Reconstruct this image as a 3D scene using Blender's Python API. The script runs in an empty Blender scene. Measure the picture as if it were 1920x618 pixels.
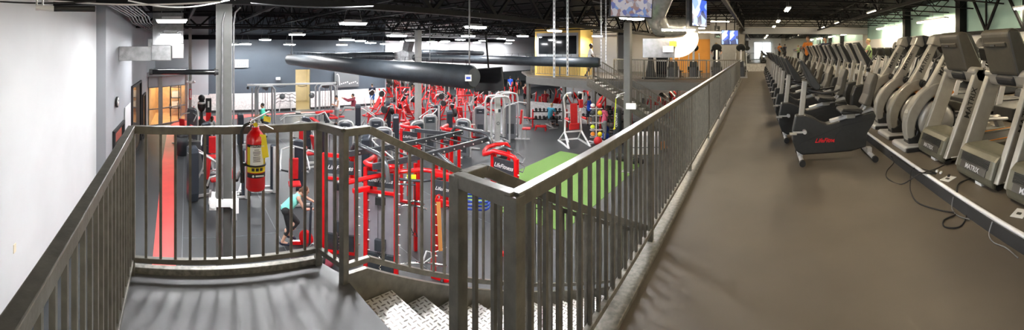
import bpy, bmesh, math, random
from mathutils import Vector, Matrix
random.seed(7)
sc = bpy.context.scene
COL = sc.collection
PI = math.pi
# ---------------------------------------------------------------- the place, in metres
# upper floor z = 0, sports hall floor z = LZ, eye height H.  +Y runs along the walkway.
F, HY, VX, H, LZ = 700.0, 92.0, 1418.0, 1.62, -2.88
def G(x, y, z=0.0):                     # where a sight line meets the height z
    a = (x - VX) / F; r = (H - z) * F / (y - HY)
    return Vector((r * math.sin(a), r * math.cos(a), z))
def Q(x, r, y=None):                    # a point r metres away, bearing x
    a = (x - VX) / F
    return Vector((r * math.sin(a), r * math.cos(a), H if y is None else H + (HY - y) / F * r))
AL = (350 - VX) / F                     # bearing of the sports hall's long wall
UD = Vector((math.sin(AL), math.cos(AL), 0)); VD = Vector((UD.y, -UD.x, 0))
HROT = math.atan2(UD.y, UD.x)
def W(u, v, z=0.0): p = UD * u + VD * v; p.z = z; return p
# ---------------------------------------------------------------- mesh builder
def V3(p): return Vector(p)
class MB:
    def __init__(s): s.v = []; s.f = []; s.sm = []; s.mi = []; s.m = 0
    def add(s, vs, fs, smooth=False):
        o = len(s.v); s.v += [tuple(p) for p in vs]
        for f in fs: s.f.append([i + o for i in f]); s.sm.append(smooth); s.mi.append(s.m)
        return s
    def box(s, c, d, R=None):
        c = V3(c); a, b, e = d[0] / 2, d[1] / 2, d[2] / 2
        vs = [Vector((i * a, j * b, k * e)) for i in (-1, 1) for j in (-1, 1) for k in (-1, 1)]
        if R is not None: vs = [R @ p for p in vs]
        return s.add([c + p for p in vs], [(0, 1, 3, 2), (4, 6, 7, 5), (0, 4, 5, 1), (2, 3, 7, 6), (0, 2, 6, 4), (1, 5, 7, 3)])
    def bx(s, x0, x1, y0, y1, z0, z1): return s.box(((x0 + x1) / 2, (y0 + y1) / 2, (z0 + z1) / 2), (abs(x1 - x0), abs(y1 - y0), abs(z1 - z0)))
    def bar(s, p, q, w, h, up=(0, 0, 1)):
        p, q = V3(p), V3(q); d = (q - p); L = d.length; d.normalize(); up = V3(up)
        x = d.cross(up)
        if x.length < 1e-4: x = d.cross(Vector((1, 0, 0)))
        x.normalize(); z = x.cross(d)
        R = Matrix((x, d, z)).transposed()
        return s.box((p + q) / 2, (w, L, h), R)
    def tube(s, pts, r, n=8, cap=True, closed=False):
        P = [V3(p) for p in pts]; N = len(P); rr = r if isinstance(r, (list, tuple)) else [r] * N
        t0 = None; rings = []; nrm = None
        for i in range(N):
            if closed: t = (P[(i + 1) % N] - P[i - 1])
            else: t = (P[min(i + 1, N - 1)] - P[max(i - 1, 0)])
            t.normalize()
            if nrm is None:
                nrm = t.cross(Vector((0, 0, 1)))
                if nrm.length < 1e-3: nrm = t.cross(Vector((1, 0, 0)))
            else: nrm = nrm - t * nrm.dot(t)
            nrm.normalize(); b = t.cross(nrm)
            rings.append([P[i] + (nrm * math.cos(2 * PI * k / n) + b * math.sin(2 * PI * k / n)) * rr[i] for k in range(n)])
        vs = [p for rg in rings for p in rg]; fs = []
        for i in range(N if closed else N - 1):
            j = (i + 1) % N
            for k in range(n): fs.append((i * n + k, i * n + (k + 1) % n, j * n + (k + 1) % n, j * n + k))
        s.add(vs, fs, n > 5)
        if cap and not closed:
            s.add(rings[0], [tuple(range(n))[::-1]]); s.add(rings[-1], [tuple(range(n))])
        return s
    def cyl(s, p, q, r, r2=None, n=14): return s.tube([p, q], [r, r if r2 is None else r2], n)
    def ell(s, c, r, n=14, m=8, R=None):
        c = V3(c); r = (r, r, r) if isinstance(r, (int, float)) else r; vs = []; fs = []
        for i in range(1, m):
            th = PI * i / m
            for k in range(n):
                ph = 2 * PI * k / n
                p = Vector((r[0] * math.sin(th) * math.cos(ph), r[1] * math.sin(th) * math.sin(ph), r[2] * math.cos(th)))
                vs.append(c + (R @ p if R is not None else p))
        t = Vector((0, 0, r[2])); 
        if R is not None: t = R @ t
        vs += [c + t, c - t]; a = len(vs) - 2
        for i in range(m - 2):
            for k in range(n): fs.append((i * n + k, (i + 1) * n + k, (i + 1) * n + (k + 1) % n, i * n + (k + 1) % n))
        for k in range(n):
            fs.append((a, k, (k + 1) % n)); o = (m - 2) * n; fs.append((a + 1, o + (k + 1) % n, o + k))
        return s.add(vs, fs, True)
    def prism(s, pts, ax, a, b):
        def mk(p, t): return {'x': (t, p[0], p[1]), 'y': (p[0], t, p[1]), 'z': (p[0], p[1], t)}[ax]
        n = len(pts); vs = [mk(p, a) for p in pts] + [mk(p, b) for p in pts]
        fs = [tuple(range(n))[::-1], tuple(range(n, 2 * n))] + [(i, (i + 1) % n, n + (i + 1) % n, n + i) for i in range(n)]
        return s.add(vs, fs)
    def lathe(s, prof, c=(0, 0, 0), n=20, ax='z'):
        c = V3(c); vs = []
        for r, z in prof:
            for k in range(n):
                x, y = r * math.cos(2 * PI * k / n), r * math.sin(2 * PI * k / n)
                vs.append(c + Vector({'z': (x, y, z), 'y': (x, z, y), 'x': (z, x, y)}[ax]))
        fs = [(i * n + k, i * n + (k + 1) % n, (i + 1) * n + (k + 1) % n, (i + 1) * n + k) for i in range(len(prof) - 1) for k in range(n)]
        return s.add(vs, fs, True)
    def ring(s, c, R, r, ax='y', n=24, k=6, a0=0, a1=2 * PI):
        full = abs(a1 - a0 - 2 * PI) < 1e-6; pts = []
        for i in range(n if full else n + 1):
            a = a0 + (a1 - a0) * i / n; x, y = R * math.cos(a), R * math.sin(a)
            pts.append(V3(c) + Vector({'z': (x, y, 0), 'y': (x, 0, y), 'x': (0, x, y)}[ax]))
        return s.tube(pts, r, k, closed=full)
    def mesh(s, name):
        me = bpy.data.meshes.new(name); me.from_pydata(s.v, [], s.f)
        me.polygons.foreach_set('use_smooth', s.sm); me.polygons.foreach_set('material_index', s.mi)
        bm = bmesh.new(); bm.from_mesh(me); bmesh.ops.recalc_face_normals(bm, faces=bm.faces); bm.to_mesh(me); bm.free()
        return me
    def build(s, name, mat, parent=None, bev=0, label=None):
        me = s.mesh(name)
        for m in (mat if isinstance(mat, (list, tuple)) else [mat]): me.materials.append(M[m])
        o = bpy.data.objects.new(name, me); COL.objects.link(o)
        if parent: o.parent = parent
        if bev:
            b = o.modifiers.new('edge', 'BEVEL'); b.width = bev; b.segments = 2; b.limit_method = 'ANGLE'; b.angle_limit = .6
        if label: o['label'] = label
        return o
def tag(o, label, cat, group=None):
    o['label'] = label; o['category'] = cat
    if group: o['group'] = group
    return o
def struct(o): o['kind'] = 'structure'; return o
def thing(name, label='', cat='', loc=(0, 0, 0), rz=0, group=None, sc_=None):
    o = bpy.data.objects.new(name, None); COL.objects.link(o); o.location = loc; o.rotation_euler = (0, 0, rz)
    o.empty_display_size = .1
    if sc_: o.scale = (sc_,) * 3
    return tag(o, label, cat, group)
def copy_tree(o, parent=None):
    c = o.copy(); COL.objects.link(c)
    if parent: c.parent = parent
    for ch in list(o.children): copy_tree(ch, c)
    return c
def mid(o):
    v = [p.co for p in o.data.vertices]; return Vector([(min(q[i] for q in v) + max(q[i] for q in v)) / 2 for i in range(3)])
def base(n): return n.rsplit('.', 1)[0] if n[-3:].isdigit() and '.' in n else n
def nest(t, holder, *kids):
    hs = [c for c in t.children if base(c.name) == holder]
    for c in list(t.children):
        if base(c.name) in kids: c.parent = min(hs, key=lambda h: (mid(h) - mid(c)).length)
def fold(src, dst):
    '''the parts of src become parts of dst, staying where they are'''
    bpy.context.view_layer.update(); m = dst.matrix_basis.inverted() @ src.matrix_basis
    for c in list(src.children): c.parent = dst; c.matrix_basis = m @ c.matrix_basis
    bpy.data.objects.remove(src)
def smooth2(pts, n=3):
    out = []
    for i in range(len(pts) - 1):
        a, b, c, d = (Vector(pts[max(i - 1, 0)]), Vector(pts[i]), Vector(pts[i + 1]), Vector(pts[min(i + 2, len(pts) - 1)]))
        for k in range(n):
            s = k / n; out.append(tuple(.5 * ((2 * b) + (c - a) * s + (2 * a - 5 * b + 4 * c - d) * s * s + (3 * b - a - 3 * c + d) * s ** 3)))
    return out + [tuple(pts[-1])]
USED = set()
def put(proto, loc, rz, label, group=None, scale=None):
    """the first call moves the proto itself, later calls copy it with its parts"""
    if proto.name in USED: o = copy_tree(proto)
    else: o = proto; USED.add(o.name)
    o.location = loc; o.rotation_euler = (0, 0, rz); o['label'] = label
    if group: o['group'] = group
    elif 'group' in o: del o['group']
    if scale: o.scale = scale if isinstance(scale, (tuple, list)) else (scale,) * 3
    return o
ORD = 'nearest second third fourth fifth sixth seventh eighth ninth tenth eleventh twelfth thirteenth fourteenth fifteenth sixteenth seventeenth eighteenth nineteenth twentieth'.split()
ORD1 = ['first'] + ORD[1:]
# ---------------------------------------------------------------- materials
M = {}
def mat(name, col, rough=.5, metal=0., noise=0., nscale=8., bump=0., bscale=60., coat=0., emit=0., ecol=None, alpha=None, trans=0., col2=None, contrast=None, spec=None):
    m = bpy.data.materials.new(name); m.use_nodes = True; nt = m.node_tree; b = nt.nodes['Principled BSDF']
    b.inputs['Base Color'].default_value = (*col, 1); b.inputs['Roughness'].default_value = rough; b.inputs['Metallic'].default_value = metal
    if coat: b.inputs['Coat Weight'].default_value = coat; b.inputs['Coat Roughness'].default_value = .08
    if emit: b.inputs['Emission Color'].default_value = (*(ecol or col), 1); b.inputs['Emission Strength'].default_value = emit
    if trans: b.inputs['Transmission Weight'].default_value = trans
    if alpha is not None: b.inputs['Alpha'].default_value = alpha
    if spec is not None: b.inputs['Specular IOR Level'].default_value = spec
    tc = None
    if noise or bump: tc = nt.nodes.new('ShaderNodeTexCoord')
    if noise:
        n = nt.nodes.new('ShaderNodeTexNoise'); n.inputs['Scale'].default_value = nscale; n.inputs['Detail'].default_value = 6
        nt.links.new(tc.outputs['Object'], n.inputs['Vector'])
        r = nt.nodes.new('ShaderNodeValToRGB'); c2 = col2 or tuple(c * (1 + noise) for c in col); c1 = tuple(max(0, c * (1 - noise)) for c in col)
        lo, hi = contrast or (.35, .65)
        r.color_ramp.elements[0].position = lo; r.color_ramp.elements[1].position = hi
        r.color_ramp.elements[0].color = (*c1, 1); r.color_ramp.elements[1].color = (*c2, 1)
        nt.links.new(n.outputs['Fac'], r.inputs['Fac']); nt.links.new(r.outputs['Color'], b.inputs['Base Color'])
    if bump:
        n2 = nt.nodes.new('ShaderNodeTexNoise'); n2.inputs['Scale'].default_value = bscale; n2.inputs['Detail'].default_value = 3
        nt.links.new(tc.outputs['Object'], n2.inputs['Vector'])
        bp = nt.nodes.new('ShaderNodeBump'); bp.inputs['Strength'].default_value = bump; bp.inputs['Distance'].default_value = .01
        nt.links.new(n2.outputs['Fac'], bp.inputs['Height']); nt.links.new(bp.outputs['Normal'], b.inputs['Normal'])
    M[name] = m; return m
mat('rail_paint', (.15, .14, .115), .36, .25, noise=.18, nscale=14, bump=.15, bscale=40)
mat('rail_worn', (.20, .19, .165), .42, .35, noise=.3, nscale=30)
mat('rubber', (.12, .12, .122), .36, 0, noise=.14, nscale=3, bump=.25, bscale=350)
mat('mezz_rubber', (.128, .108, .083), .38, 0, noise=.10, nscale=1.5, bump=.3, bscale=400)
mat('hall_rubber', (.034, .037, .040), .42, 0, noise=.16, nscale=.8, bump=.12, bscale=200)
mat('dark_rubber', (.03, .03, .03), .7, 0, noise=.15, nscale=5)
mat('wall_white', (.68, .69, .70), .55, 0, noise=.03, nscale=1)
mat('wall_bright', (.80, .80, .82), .5)
mat('wall_grey', (.36, .375, .40), .55, 0, noise=.04, nscale=1)
mat('wall_navy', (.050, .066, .085), .55, 0, noise=.05, nscale=1)
mat('wall_mezz', (.52, .50, .46), .6, 0, noise=.03, nscale=1)
mat('wall_teal', (.42, .66, .62), .6, 0, noise=.05, nscale=1)
mat('concrete_panel', (.60, .59, .58), .5, 0, noise=.22, nscale=9, bump=.1, bscale=20, contrast=(.3, .7))
mat('ceiling_black', (.004, .004, .005), .9, spec=.1)
mat('steel_black', (.006, .006, .007), .6, 0, spec=.15, noise=.2, nscale=5)
mat('galv', (.45, .46, .47), .34, .45, noise=.22, nscale=5, bump=.1, bscale=4)
mat('galv_dull', (.20, .20, .205), .42, .5, noise=.2, nscale=7, bump=.1, bscale=10)
mat('column_dark', (.15, .15, .14), .45, .1, noise=.05, nscale=6)  # column grey darkened to stand for the dim light at the far end
mat('silver_mid', (.33, .34, .35), .35, .4)
mat('column_light', (.20, .20, .192), .4, .1, noise=.05, nscale=6)
mat('tube_grey', (.10, .105, .115), .25, .4, coat=.4)
mat('metal_bright', (.80, .80, .80), .4, .2, noise=.05, nscale=3)  # pale metal with the lamp glare on the curved duct put into its colour
mat('column_grey', (.36, .36, .345), .45, .1, noise=.05, nscale=6)
mat('fabric_black', (.030, .037, .045), .45, 0, noise=.2, nscale=4, bump=.3, bscale=25)
mat('red_paint', (.70, .004, .007), .28, 0, noise=.06, nscale=10, coat=.5)
mat('red_pad', (.60, .018, .022), .45, 0, noise=.08, nscale=12, bump=.1, bscale=90)
mat('red_floor', (.62, .07, .062), .4, 0, noise=.08, nscale=2)
mat('turf', (.17, .31, .075), .9, 0, noise=.25, nscale=60, bump=.6, bscale=500)
mat('silver', (.58, .58, .58), .32, .4, noise=.05, nscale=10)
mat('silver_warm', (.35, .335, .295), .36, .3, noise=.06, nscale=10)
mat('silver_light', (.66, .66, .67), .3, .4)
mat('chrome', (.75, .75, .76), .12, 1.)
mat('white_paint', (.82, .82, .82), .35, 0)
mat('graphite', (.055, .062, .072), .35, .3, noise=.1, nscale=10)
mat('shroud', (.20, .21, .235), .32, .35, noise=.08, nscale=3)
mat('shroud_dark', (.035, .042, .055), .3, .2)
mat('lilac_panel', (.36, .34, .38), .35, .15, noise=.08, nscale=4)
mat('char_plastic', (.016, .017, .017), .42, 0, noise=.1, nscale=20)
mat('grey_plastic', (.055, .050, .038), .45, 0, noise=.08, nscale=14)
mat('hood_green', (.12, .115, .082), .4, .1, noise=.08, nscale=14)
mat('black_gloss', (.008, .008, .009), .1, 0)
mat('black_soft', (.014, .014, .015), .6, 0)
mat('orange', (.85, .28, .02), .4)
mat('orange_wall', (.75, .33, .05), .55, 0, noise=.05, nscale=2)
mat('yellow_wall', (.80, .52, .12), .55, 0, noise=.04, nscale=2)
mat('yellow', (.88, .70, .02), .45)
mat('hiviz', (.80, .95, .02), .45)
mat('label_white', (.85, .85, .83), .45)
mat('logo_red', (.75, .01, .02), .4)
mat('blue', (.02, .07, .5), .5)
mat('wood_warm', (.58, .33, .12), .4, 0, noise=.15, nscale=3, bump=.05, bscale=20)
mat('beige', (.78, .70, .52), .6, 0, noise=.05, nscale=2)
mat('beige_floor', (.36, .30, .17), .3)
mat('mirror', (.80, .83, .82), .02, 1.)
mat('glass', (.9, .95, .95), .03, 0, alpha=.07)
mat('dark_glass', (.012, .014, .016), .06, 0)
mat('poster', (.13, .14, .145), .3, .1)
mat('skin_light', (.62, .36, .26), .5); mat('skin_tan', (.45, .25, .16), .5); mat('skin_dark', (.10, .055, .035), .5)
mat('hair_brown', (.12, .05, .025), .6); mat('hair_black', (.015, .012, .01), .6); mat('hair_blond', (.35, .24, .11), .6)
for n_, c_ in dict(aqua=(.25, .75, .66), green=(.08, .62, .42), maroon=(.22, .03, .05), white=(.8, .8, .8), navy=(.02, .025, .05), black=(.015, .015, .017), royal=(.02, .10, .65), tealshirt=(.05, .30, .42), pink=(.75, .12, .22), darkred=(.32, .02, .03), greyc=(.28, .29, .29), lime=(.45, .62, .30), bluec=(.05, .17, .5), orangec=(.8, .25, .04)).items(): mat('cloth_' + n_, c_, .8)
mat('strap_orange', (.60, .24, .06), .7); mat('tv_blue', (.05, .12, .5), .2, emit=1.2, ecol=(.25, .4, .95))
mat('lamp_cool', (1, 1, 1), .5, emit=215, ecol=(.975, .985, 1))
mat('lamp_rim', (1, 1, 1), .5, emit=14, ecol=(.975, .985, 1))
mat('lamp_warm', (1, .9, .75), .5, emit=140, ecol=(1, .82, .57))
mat('lamp_corridor', (1, .97, .9), .5, emit=60, ecol=(1, .96, .86))
mat('lamp_office', (1, .9, .75), .5, emit=50, ecol=(1, .86, .62))
mat('daylight', (1, 1, 1), .5, emit=2.2, ecol=(.95, .98, 1))
mat('wall_band', (.90, .90, .88), .5)
mat('exit_emit', (.1, .8, .3), .5, emit=1.5)
# diamond plate
def diamond():
    m = mat('diamond_plate', (.74, .73, .70), .38, .25); nt = m.node_tree; b = nt.nodes['Principled BSDF']
    N = nt.nodes.new; L = nt.links.new
    tc = N('ShaderNodeTexCoord'); sp = N('ShaderNodeSeparateXYZ'); L(tc.outputs['Object'], sp.inputs[0])
    def mt(op, a, bb=None, c=None):
        n = N('ShaderNodeMath'); n.operation = op
        for i, t in enumerate((a, bb, c)):
            if t is None: continue
            if isinstance(t, (int, float)): n.inputs[i].default_value = t
            else: L(t, n.inputs[i])
        return n.outputs[0]
    X = mt('MULTIPLY', sp.outputs[0], 24.); Y = mt('MULTIPLY', sp.outputs[1], 24.)
    par = mt('MODULO', mt('ABSOLUTE', mt('ADD', mt('FLOOR', X), mt('FLOOR', Y))), 2.)
    u = mt('SUBTRACT', mt('FRACT', X), .5); v = mt('SUBTRACT', mt('FRACT', Y), .5)
    a = mt('ADD', mt('MULTIPLY', u, par), mt('MULTIPLY', v, mt('SUBTRACT', 1., par)))
    c = mt('ADD', mt('MULTIPLY', v, par), mt('MULTIPLY', u, mt('SUBTRACT', 1., par)))
    d = mt('SUBTRACT', 1., mt('ADD', mt('POWER', mt('DIVIDE', a, .46), 2.), mt('POWER', mt('DIVIDE', c, .15), 2.)))
    h = mt('MAXIMUM', mt('MINIMUM', d, .6), 0.)
    bp = N('ShaderNodeBump'); bp.inputs['Strength'].default_value = 1.; bp.inputs['Distance'].default_value = .012
    L(h, bp.inputs['Height']); L(bp.outputs['Normal'], b.inputs['Normal'])
    mx = N('ShaderNodeMix'); mx.data_type = 'RGBA'; mx.inputs[6].default_value = (.90, .88, .84, 1); mx.inputs[7].default_value = (.30, .27, .23, 1)
    L(mt('GREATER_THAN', h, .02), mx.inputs[0]); L(mx.outputs[2], b.inputs['Base Color'])
diamond()
# a screen showing a soft coloured picture
def screen(name, seed, cols, st, scl=11):
    m = mat(name, (.02, .02, .02), .2); nt = m.node_tree; b = nt.nodes['Principled BSDF']; N = nt.nodes.new; L = nt.links.new
    tc = N('ShaderNodeTexCoord'); n = N('ShaderNodeTexVoronoi'); n.inputs['Scale'].default_value = scl; mp = N('ShaderNodeMapping'); mp.inputs['Location'].default_value = (seed, seed, seed)
    L(tc.outputs['Object'], mp.inputs[0]); L(mp.outputs[0], n.inputs['Vector'])
    r = N('ShaderNodeValToRGB'); r.color_ramp.interpolation = 'CONSTANT'; sp = N('ShaderNodeSeparateColor'); L(n.outputs['Color'], sp.inputs[0]); L(sp.outputs[0], r.inputs[0])
    for i, c in enumerate(cols):
        e = r.color_ramp.elements[i] if i < 2 else r.color_ramp.elements.new(.5)
        e.position = i / len(cols); e.color = (*c, 1)
    L(r.outputs[0], b.inputs['Emission Color']); b.inputs['Emission Strength'].default_value = st
screen('screen_show', 3, [(.10, .12, .30), (.25, .24, .30), (.12, .20, .42), (.38, .36, .40), (.22, .14, .14), (.35, .42, .6)], .7)
screen('screen_blue', 9, [(.05, .12, .6), (.3, .45, .9), (.02, .04, .15), (.6, .7, .9)], 1.1, 3.5)
def text(s, size, loc, R, mt_, parent=None, shear=0., ext=.002, name='lettering', label=None, bold=0.):
    cu = bpy.data.curves.new(name, 'FONT'); cu.body = s; cu.size = size; cu.shear = shear; cu.extrude = ext; cu.offset = bold
    cu.align_x = 'CENTER'; cu.align_y = 'CENTER'; cu.resolution_u = 3
    t = bpy.data.objects.new('tmp', cu); COL.objects.link(t); dg = bpy.context.evaluated_depsgraph_get(); dg.update()
    me = bpy.data.meshes.new_from_object(t.evaluated_get(dg)); bpy.data.objects.remove(t); me.name = name
    me.transform(Matrix.Translation(V3(loc)) @ R.to_4x4()); me.materials.clear(); me.materials.append(M[mt_])
    o = bpy.data.objects.new(name, me); COL.objects.link(o)
    if parent: o.parent = parent
    if label: o['label'] = label
    return o
def face_R(right, up):                  # rotation whose x runs along `right`, y along `up`
    x = V3(right).normalized(); y = V3(up); y = (y - x * y.dot(x)).normalized(); z = x.cross(y)
    return Matrix((x, y, z)).transposed()
def RX(a): return Matrix.Rotation(a, 3, 'X')
def RY(a): return Matrix.Rotation(a, 3, 'Y')
def RZ(a): return Matrix.Rotation(a, 3, 'Z')
def arc(c, R, a0, a1, n, f): return [f(c[0] + R * math.cos(a0 + (a1 - a0) * i / n), c[1] + R * math.sin(a0 + (a1 - a0) * i / n)) for i in range(n + 1)]
# ---------------------------------------------------------------- camera
cam = bpy.data.cameras.new('camera'); co = bpy.data.objects.new('camera', cam); COL.objects.link(co); sc.camera = co
cam.type = 'PANO'; cam.panorama_type = 'CENTRAL_CYLINDRICAL'; cam.central_cylindrical_radius = 1.0
cam.central_cylindrical_range_u_min = -960 / F; cam.central_cylindrical_range_u_max = 960 / F
cam.central_cylindrical_range_v_min = (HY - 618) / F; cam.central_cylindrical_range_v_max = HY / F
cam.clip_start = .02; cam.clip_end = 200
co.location = (0, 0, H); co.rotation_euler = (PI / 2, 0, (VX - 960) / F)
sc.view_settings.view_transform = 'Standard'; sc.view_settings.look = 'None'; sc.view_settings.gamma = 1; sc.view_settings.use_curve_mapping = False
sc.view_settings.exposure = EXPO = 0.45
sc.cycles.use_denoising = True; sc.cycles.max_bounces = 6; sc.cycles.diffuse_bounces = 3; sc.cycles.glossy_bounces = 3
sc.cycles.transparent_max_bounces = 8; sc.cycles.sample_clamp_indirect = 6; sc.cycles.sample_clamp_direct = 0; sc.cycles.caustics_reflective = False; sc.cycles.caustics_refractive = False
w = bpy.data.worlds.new('world'); sc.world = w; w.use_nodes = True; w.node_tree.nodes['Background'].inputs[0].default_value = (.5, .52, .55, 1); w.node_tree.nodes['Background'].inputs[1].default_value = .06
# ================================================================ SHELL
DECK = 3.95
def sbox(name, m, x0, x1, y0, y1, z0, z1): return struct(MB().bx(x0, x1, y0, y1, z0, z1).build(name, m))
# hall floor (rotated with the hall)
b = MB(); b.prism([tuple(W(u, v)[:2]) for u, v in ((-4, -3.2), (30, -3.2), (30, 4), (30, 42), (-4, 42))], 'z', LZ - .2, LZ); struct(b.build('floor_hall', 'hall_rubber'))
# landing and walkway slabs
struct(MB().prism([(-2.74, -.36), (.8, -.36), (.8, 1.2), (-2.4, 1.2), (-2.66, 1.1)], 'z', -.02, 0).build('floor_landing', 'rubber'))
struct(MB().prism([(-.84, 1.2), (.8, 1.2), (.8, -.36), (9, -3), (9, 28), (-.84, 28)], 'z', -.02, 0).build('floor_walkway', 'mezz_rubber'))
struct(MB().prism([(-.86, 1.18), (.8, 1.18), (.8, -.38), (9, -3), (9, 28), (-.86, 28)], 'z', -.3, -.021).build('floor_walkway_slab', 'column_grey'))
struct(MB().prism([(-2.72, -.34), (.79, -.34), (.79, 1.17), (-2.4, 1.17), (-2.64, 1.08)], 'z', -.25, -.021).build('floor_landing_slab', 'rail_paint'))
# landing kerbs
b = MB(); b.bar((-2.72, -.33, .0), (-2.62, 1.13, .0), .05, .09); struct(b.build('trim_1', 'rail_worn', bev=.004))
b = MB(); b.bar((-2.75, -.30, .0), (1.2, -.36, .0), .05, .09); struct(b.build('trim_2', 'rail_worn', bev=.004))
b = MB(); b.bar((-.86, 1.16, .0), (-.80, 19.4, .0), .16, .06); struct(b.build('trim_3', 'rail_worn', bev=.006))
# cardio platform with its white nosing
b = MB(); b.prism([(1.97, -1), (9, -1), (9, 24), (1.97, 24)], 'z', 0, .135); struct(b.build('floor_platform', 'platform_carpet' if 'platform_carpet' in M else 'mezz_rubber'))
b = MB(); b.tube([(1.96, -1, .13), (1.96, 3, .13), (1.95, 6, .13), (1.96, 12, .13), (1.96, 24, .13)], .022, 8); struct(b.build('trim_4', 'white_paint'))
b = MB(); b.bx(1.93, 1.966, -1, 24, 0, .115); struct(b.build('trim_5', 'dark_rubber'))
# ---- walls
ww = .2
def wallseg(name, m, p, q, z0, z1, th=.2, side=1):
    p, q = V3(p), V3(q); d = (q - p).normalized(); n = Vector((-d.y, d.x, 0)) * side * th
    return struct(MB().prism([tuple(p[:2]), tuple(q[:2]), tuple((q + n)[:2]), tuple((p + n)[:2])], 'z', z0, z1).build(name, m))
wallseg('wall_left', 'wall_white', W(-4, -2.52), W(10.2, -2.52), LZ, DECK, .2, 1)
wallseg('wall_left_far', 'wall_grey', W(10.2, -2.24), W(26.6, -2.24), LZ, DECK, .5, 1)
wallseg('wall_back_grey', 'wall_grey', W(26.5, -2.6), W(26.5, 1.55), LZ, DECK, .2, 1)
DV0, DV1, DTOP = 26.5 * math.tan((554 - 350) / F), 26.5 * math.tan((582 - 350) / F), LZ + 2.98
wallseg('wall_back_navy', 'wall_navy', W(26.5, 1.55), W(26.5, DV0), LZ, DECK)
wallseg('wall_back_door_head', 'wall_navy', W(26.5, DV0), W(26.5, DV1), DTOP, DECK)
VW = 26.5 * math.tan((722 - 350) / F)
wallseg('wall_back_navy_far', 'wall_navy', W(26.5, DV1), W(26.5, VW), LZ, DECK)
wallseg('wall_back_mirror_base', 'wall_grey', W(26.5, VW), W(26.5, 40), LZ, .25)
wallseg('wall_back_white', 'wall_bright', W(26.35, VW), W(26.35, 40), LZ + 2.1, DECK)
b = MB()
for i in range(9):
    v0 = VW + i * 2.05; c0, c1 = W(26.33, v0 + .02), W(26.33, v0 + 2.03); b.bar((*c0[:2], LZ + 1.15), (*c1[:2], LZ + 1.15), .03, 1.9)
struct(b.build('trim_6', 'mirror'))
# concrete look dado on the back wall with black base
for i, (v0, v1) in enumerate(((1.6, DV0), (DV1, VW))):
    wallseg('trim_%d' % (7 + i), 'concrete_panel', W(26.46, v0), W(26.46, v1), LZ + .15, LZ + 1.33, .06, -1)
    wallseg('baseboard_back_%d' % (1 + i), 'black_soft', W(26.44, v0), W(26.44, v1), LZ, LZ + .16, .08, -1)
wallseg('trim_9', 'concrete_panel', W(26.46, -.3), W(26.46, 1.6), LZ + .15, LZ + 1.25, .06, -1)
# corridor behind the open doorway
b = MB(); z0 = LZ
P_ = lambda u, v: tuple(W(u, v)[:2])
wallseg('wall_corridor_left', 'beige', W(26.7, DV0), W(31, DV0), LZ, DTOP + .3, .1, 1)
wallseg('wall_corridor_right', 'beige', W(26.7, DV1 + 1.2), W(31, DV1 + 1.2), LZ, DTOP + .3, .1, -1)
wallseg('wall_corridor_end', 'beige', W(31, DV0), W(31, DV1 + 1.2), LZ, DTOP + .3)
struct(MB().prism([P_(26.5, DV0), P_(31, DV0), P_(31, DV1 + 1.2), P_(26.5, DV1 + 1.2)], 'z', LZ, LZ + .01).build('floor_corridor', 'beige_floor'))
struct(MB().prism([P_(26.7, DV0 - .1), P_(31.2, DV0 - .1), P_(31.2, DV1 + 1.3), P_(26.7, DV1 + 1.3)], 'z', DTOP + .3, DTOP + .35).build('ceiling_corridor', 'beige'))
c = W(28.6, (DV0 + DV1) / 2 + .5, DTOP + .26); o = MB().box(c, (1.0, .3, .05)).build('ceiling_light', 'lamp_corridor'); tag(o, 'flat ceiling lamp inside the beige corridor beyond the doorway', 'light')
# right and far walls of the cardio floor
sbox('wall_right', 'wall_teal', 8.6, 8.8, -3, 28, 1.25, DECK)
sbox('wall_right_band', 'wall_band', 8.56, 8.8, -3, 28, 1.25, 2.35)
sbox('wall_right_lower', 'concrete_panel', 8.55, 8.8, -3, 28, 0, 1.25)
sbox('wall_far', 'wall_mezz', -16, 9, 28, 28.2, LZ, DECK)
sbox('wall_behind', 'wall_mezz', -.5, 9, -3.2, -3, 0, DECK)
t = thing('window_4'); del t['label']; del t['category']; struct(t)
b = MB(); b.bx(-.35, 2.3, -2.45, -2.43, .1, 2.7); struct(b.build('pane', 'daylight', t)); b = MB()
for x_ in (-.35, .95, 2.3): b.bx(x_ - .04, x_ + .04, -2.46, -2.40, .05, 2.75)
for z_ in (.08, 2.72): b.bx(-.39, 2.34, -2.46, -2.40, z_ - .04, z_ + .04)
struct(b.build('window_frame', 'steel_black', t))
sbox('wall_far_plinth', 'concrete_panel', -.8, 4.5, 27.2, 27.95, 0, .55)
b = MB()
for i in range(5): b.bx(-.8 + i * 1.8, -.8 + i * 1.8 + 1.79, 27.90, 27.95, .58, 2.75)
struct(b.build('trim_10', 'mirror'))
sbox('trim_11', 'wall_grey', -1, 8.5, 27.6, 27.98, 2.75, 3.2)
# pilaster frames on the teal wall, and the cross-braced opening
for i, y in enumerate((13.6, 19.6)): sbox('trim_%d' % (12 + i), 'steel_black', 8.25, 8.6, y, y + .38, .135, DECK)
b = MB(); b.bar((8.35, 6, 2.28), (8.35, 13.6, 2.28), .12, .12)
for y in (7.4, 9.6, 11.8): b.bar((8.35, y, 2.3), (8.35, y - 1.1, 3.9), .09, .09); b.bar((8.35, y, 2.3), (8.35, y + 1.1, 3.9), .09, .09); b.bar((8.35, y, 2.3), (8.35, y, 3.9), .06, .06)
struct(b.build('trim_14', 'steel_black'))
b = MB(); b.cyl((8.35, 5, 1.12), (8.35, 27, 1.12), .05); struct(b.build('trim_15', 'steel_black'))
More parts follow.
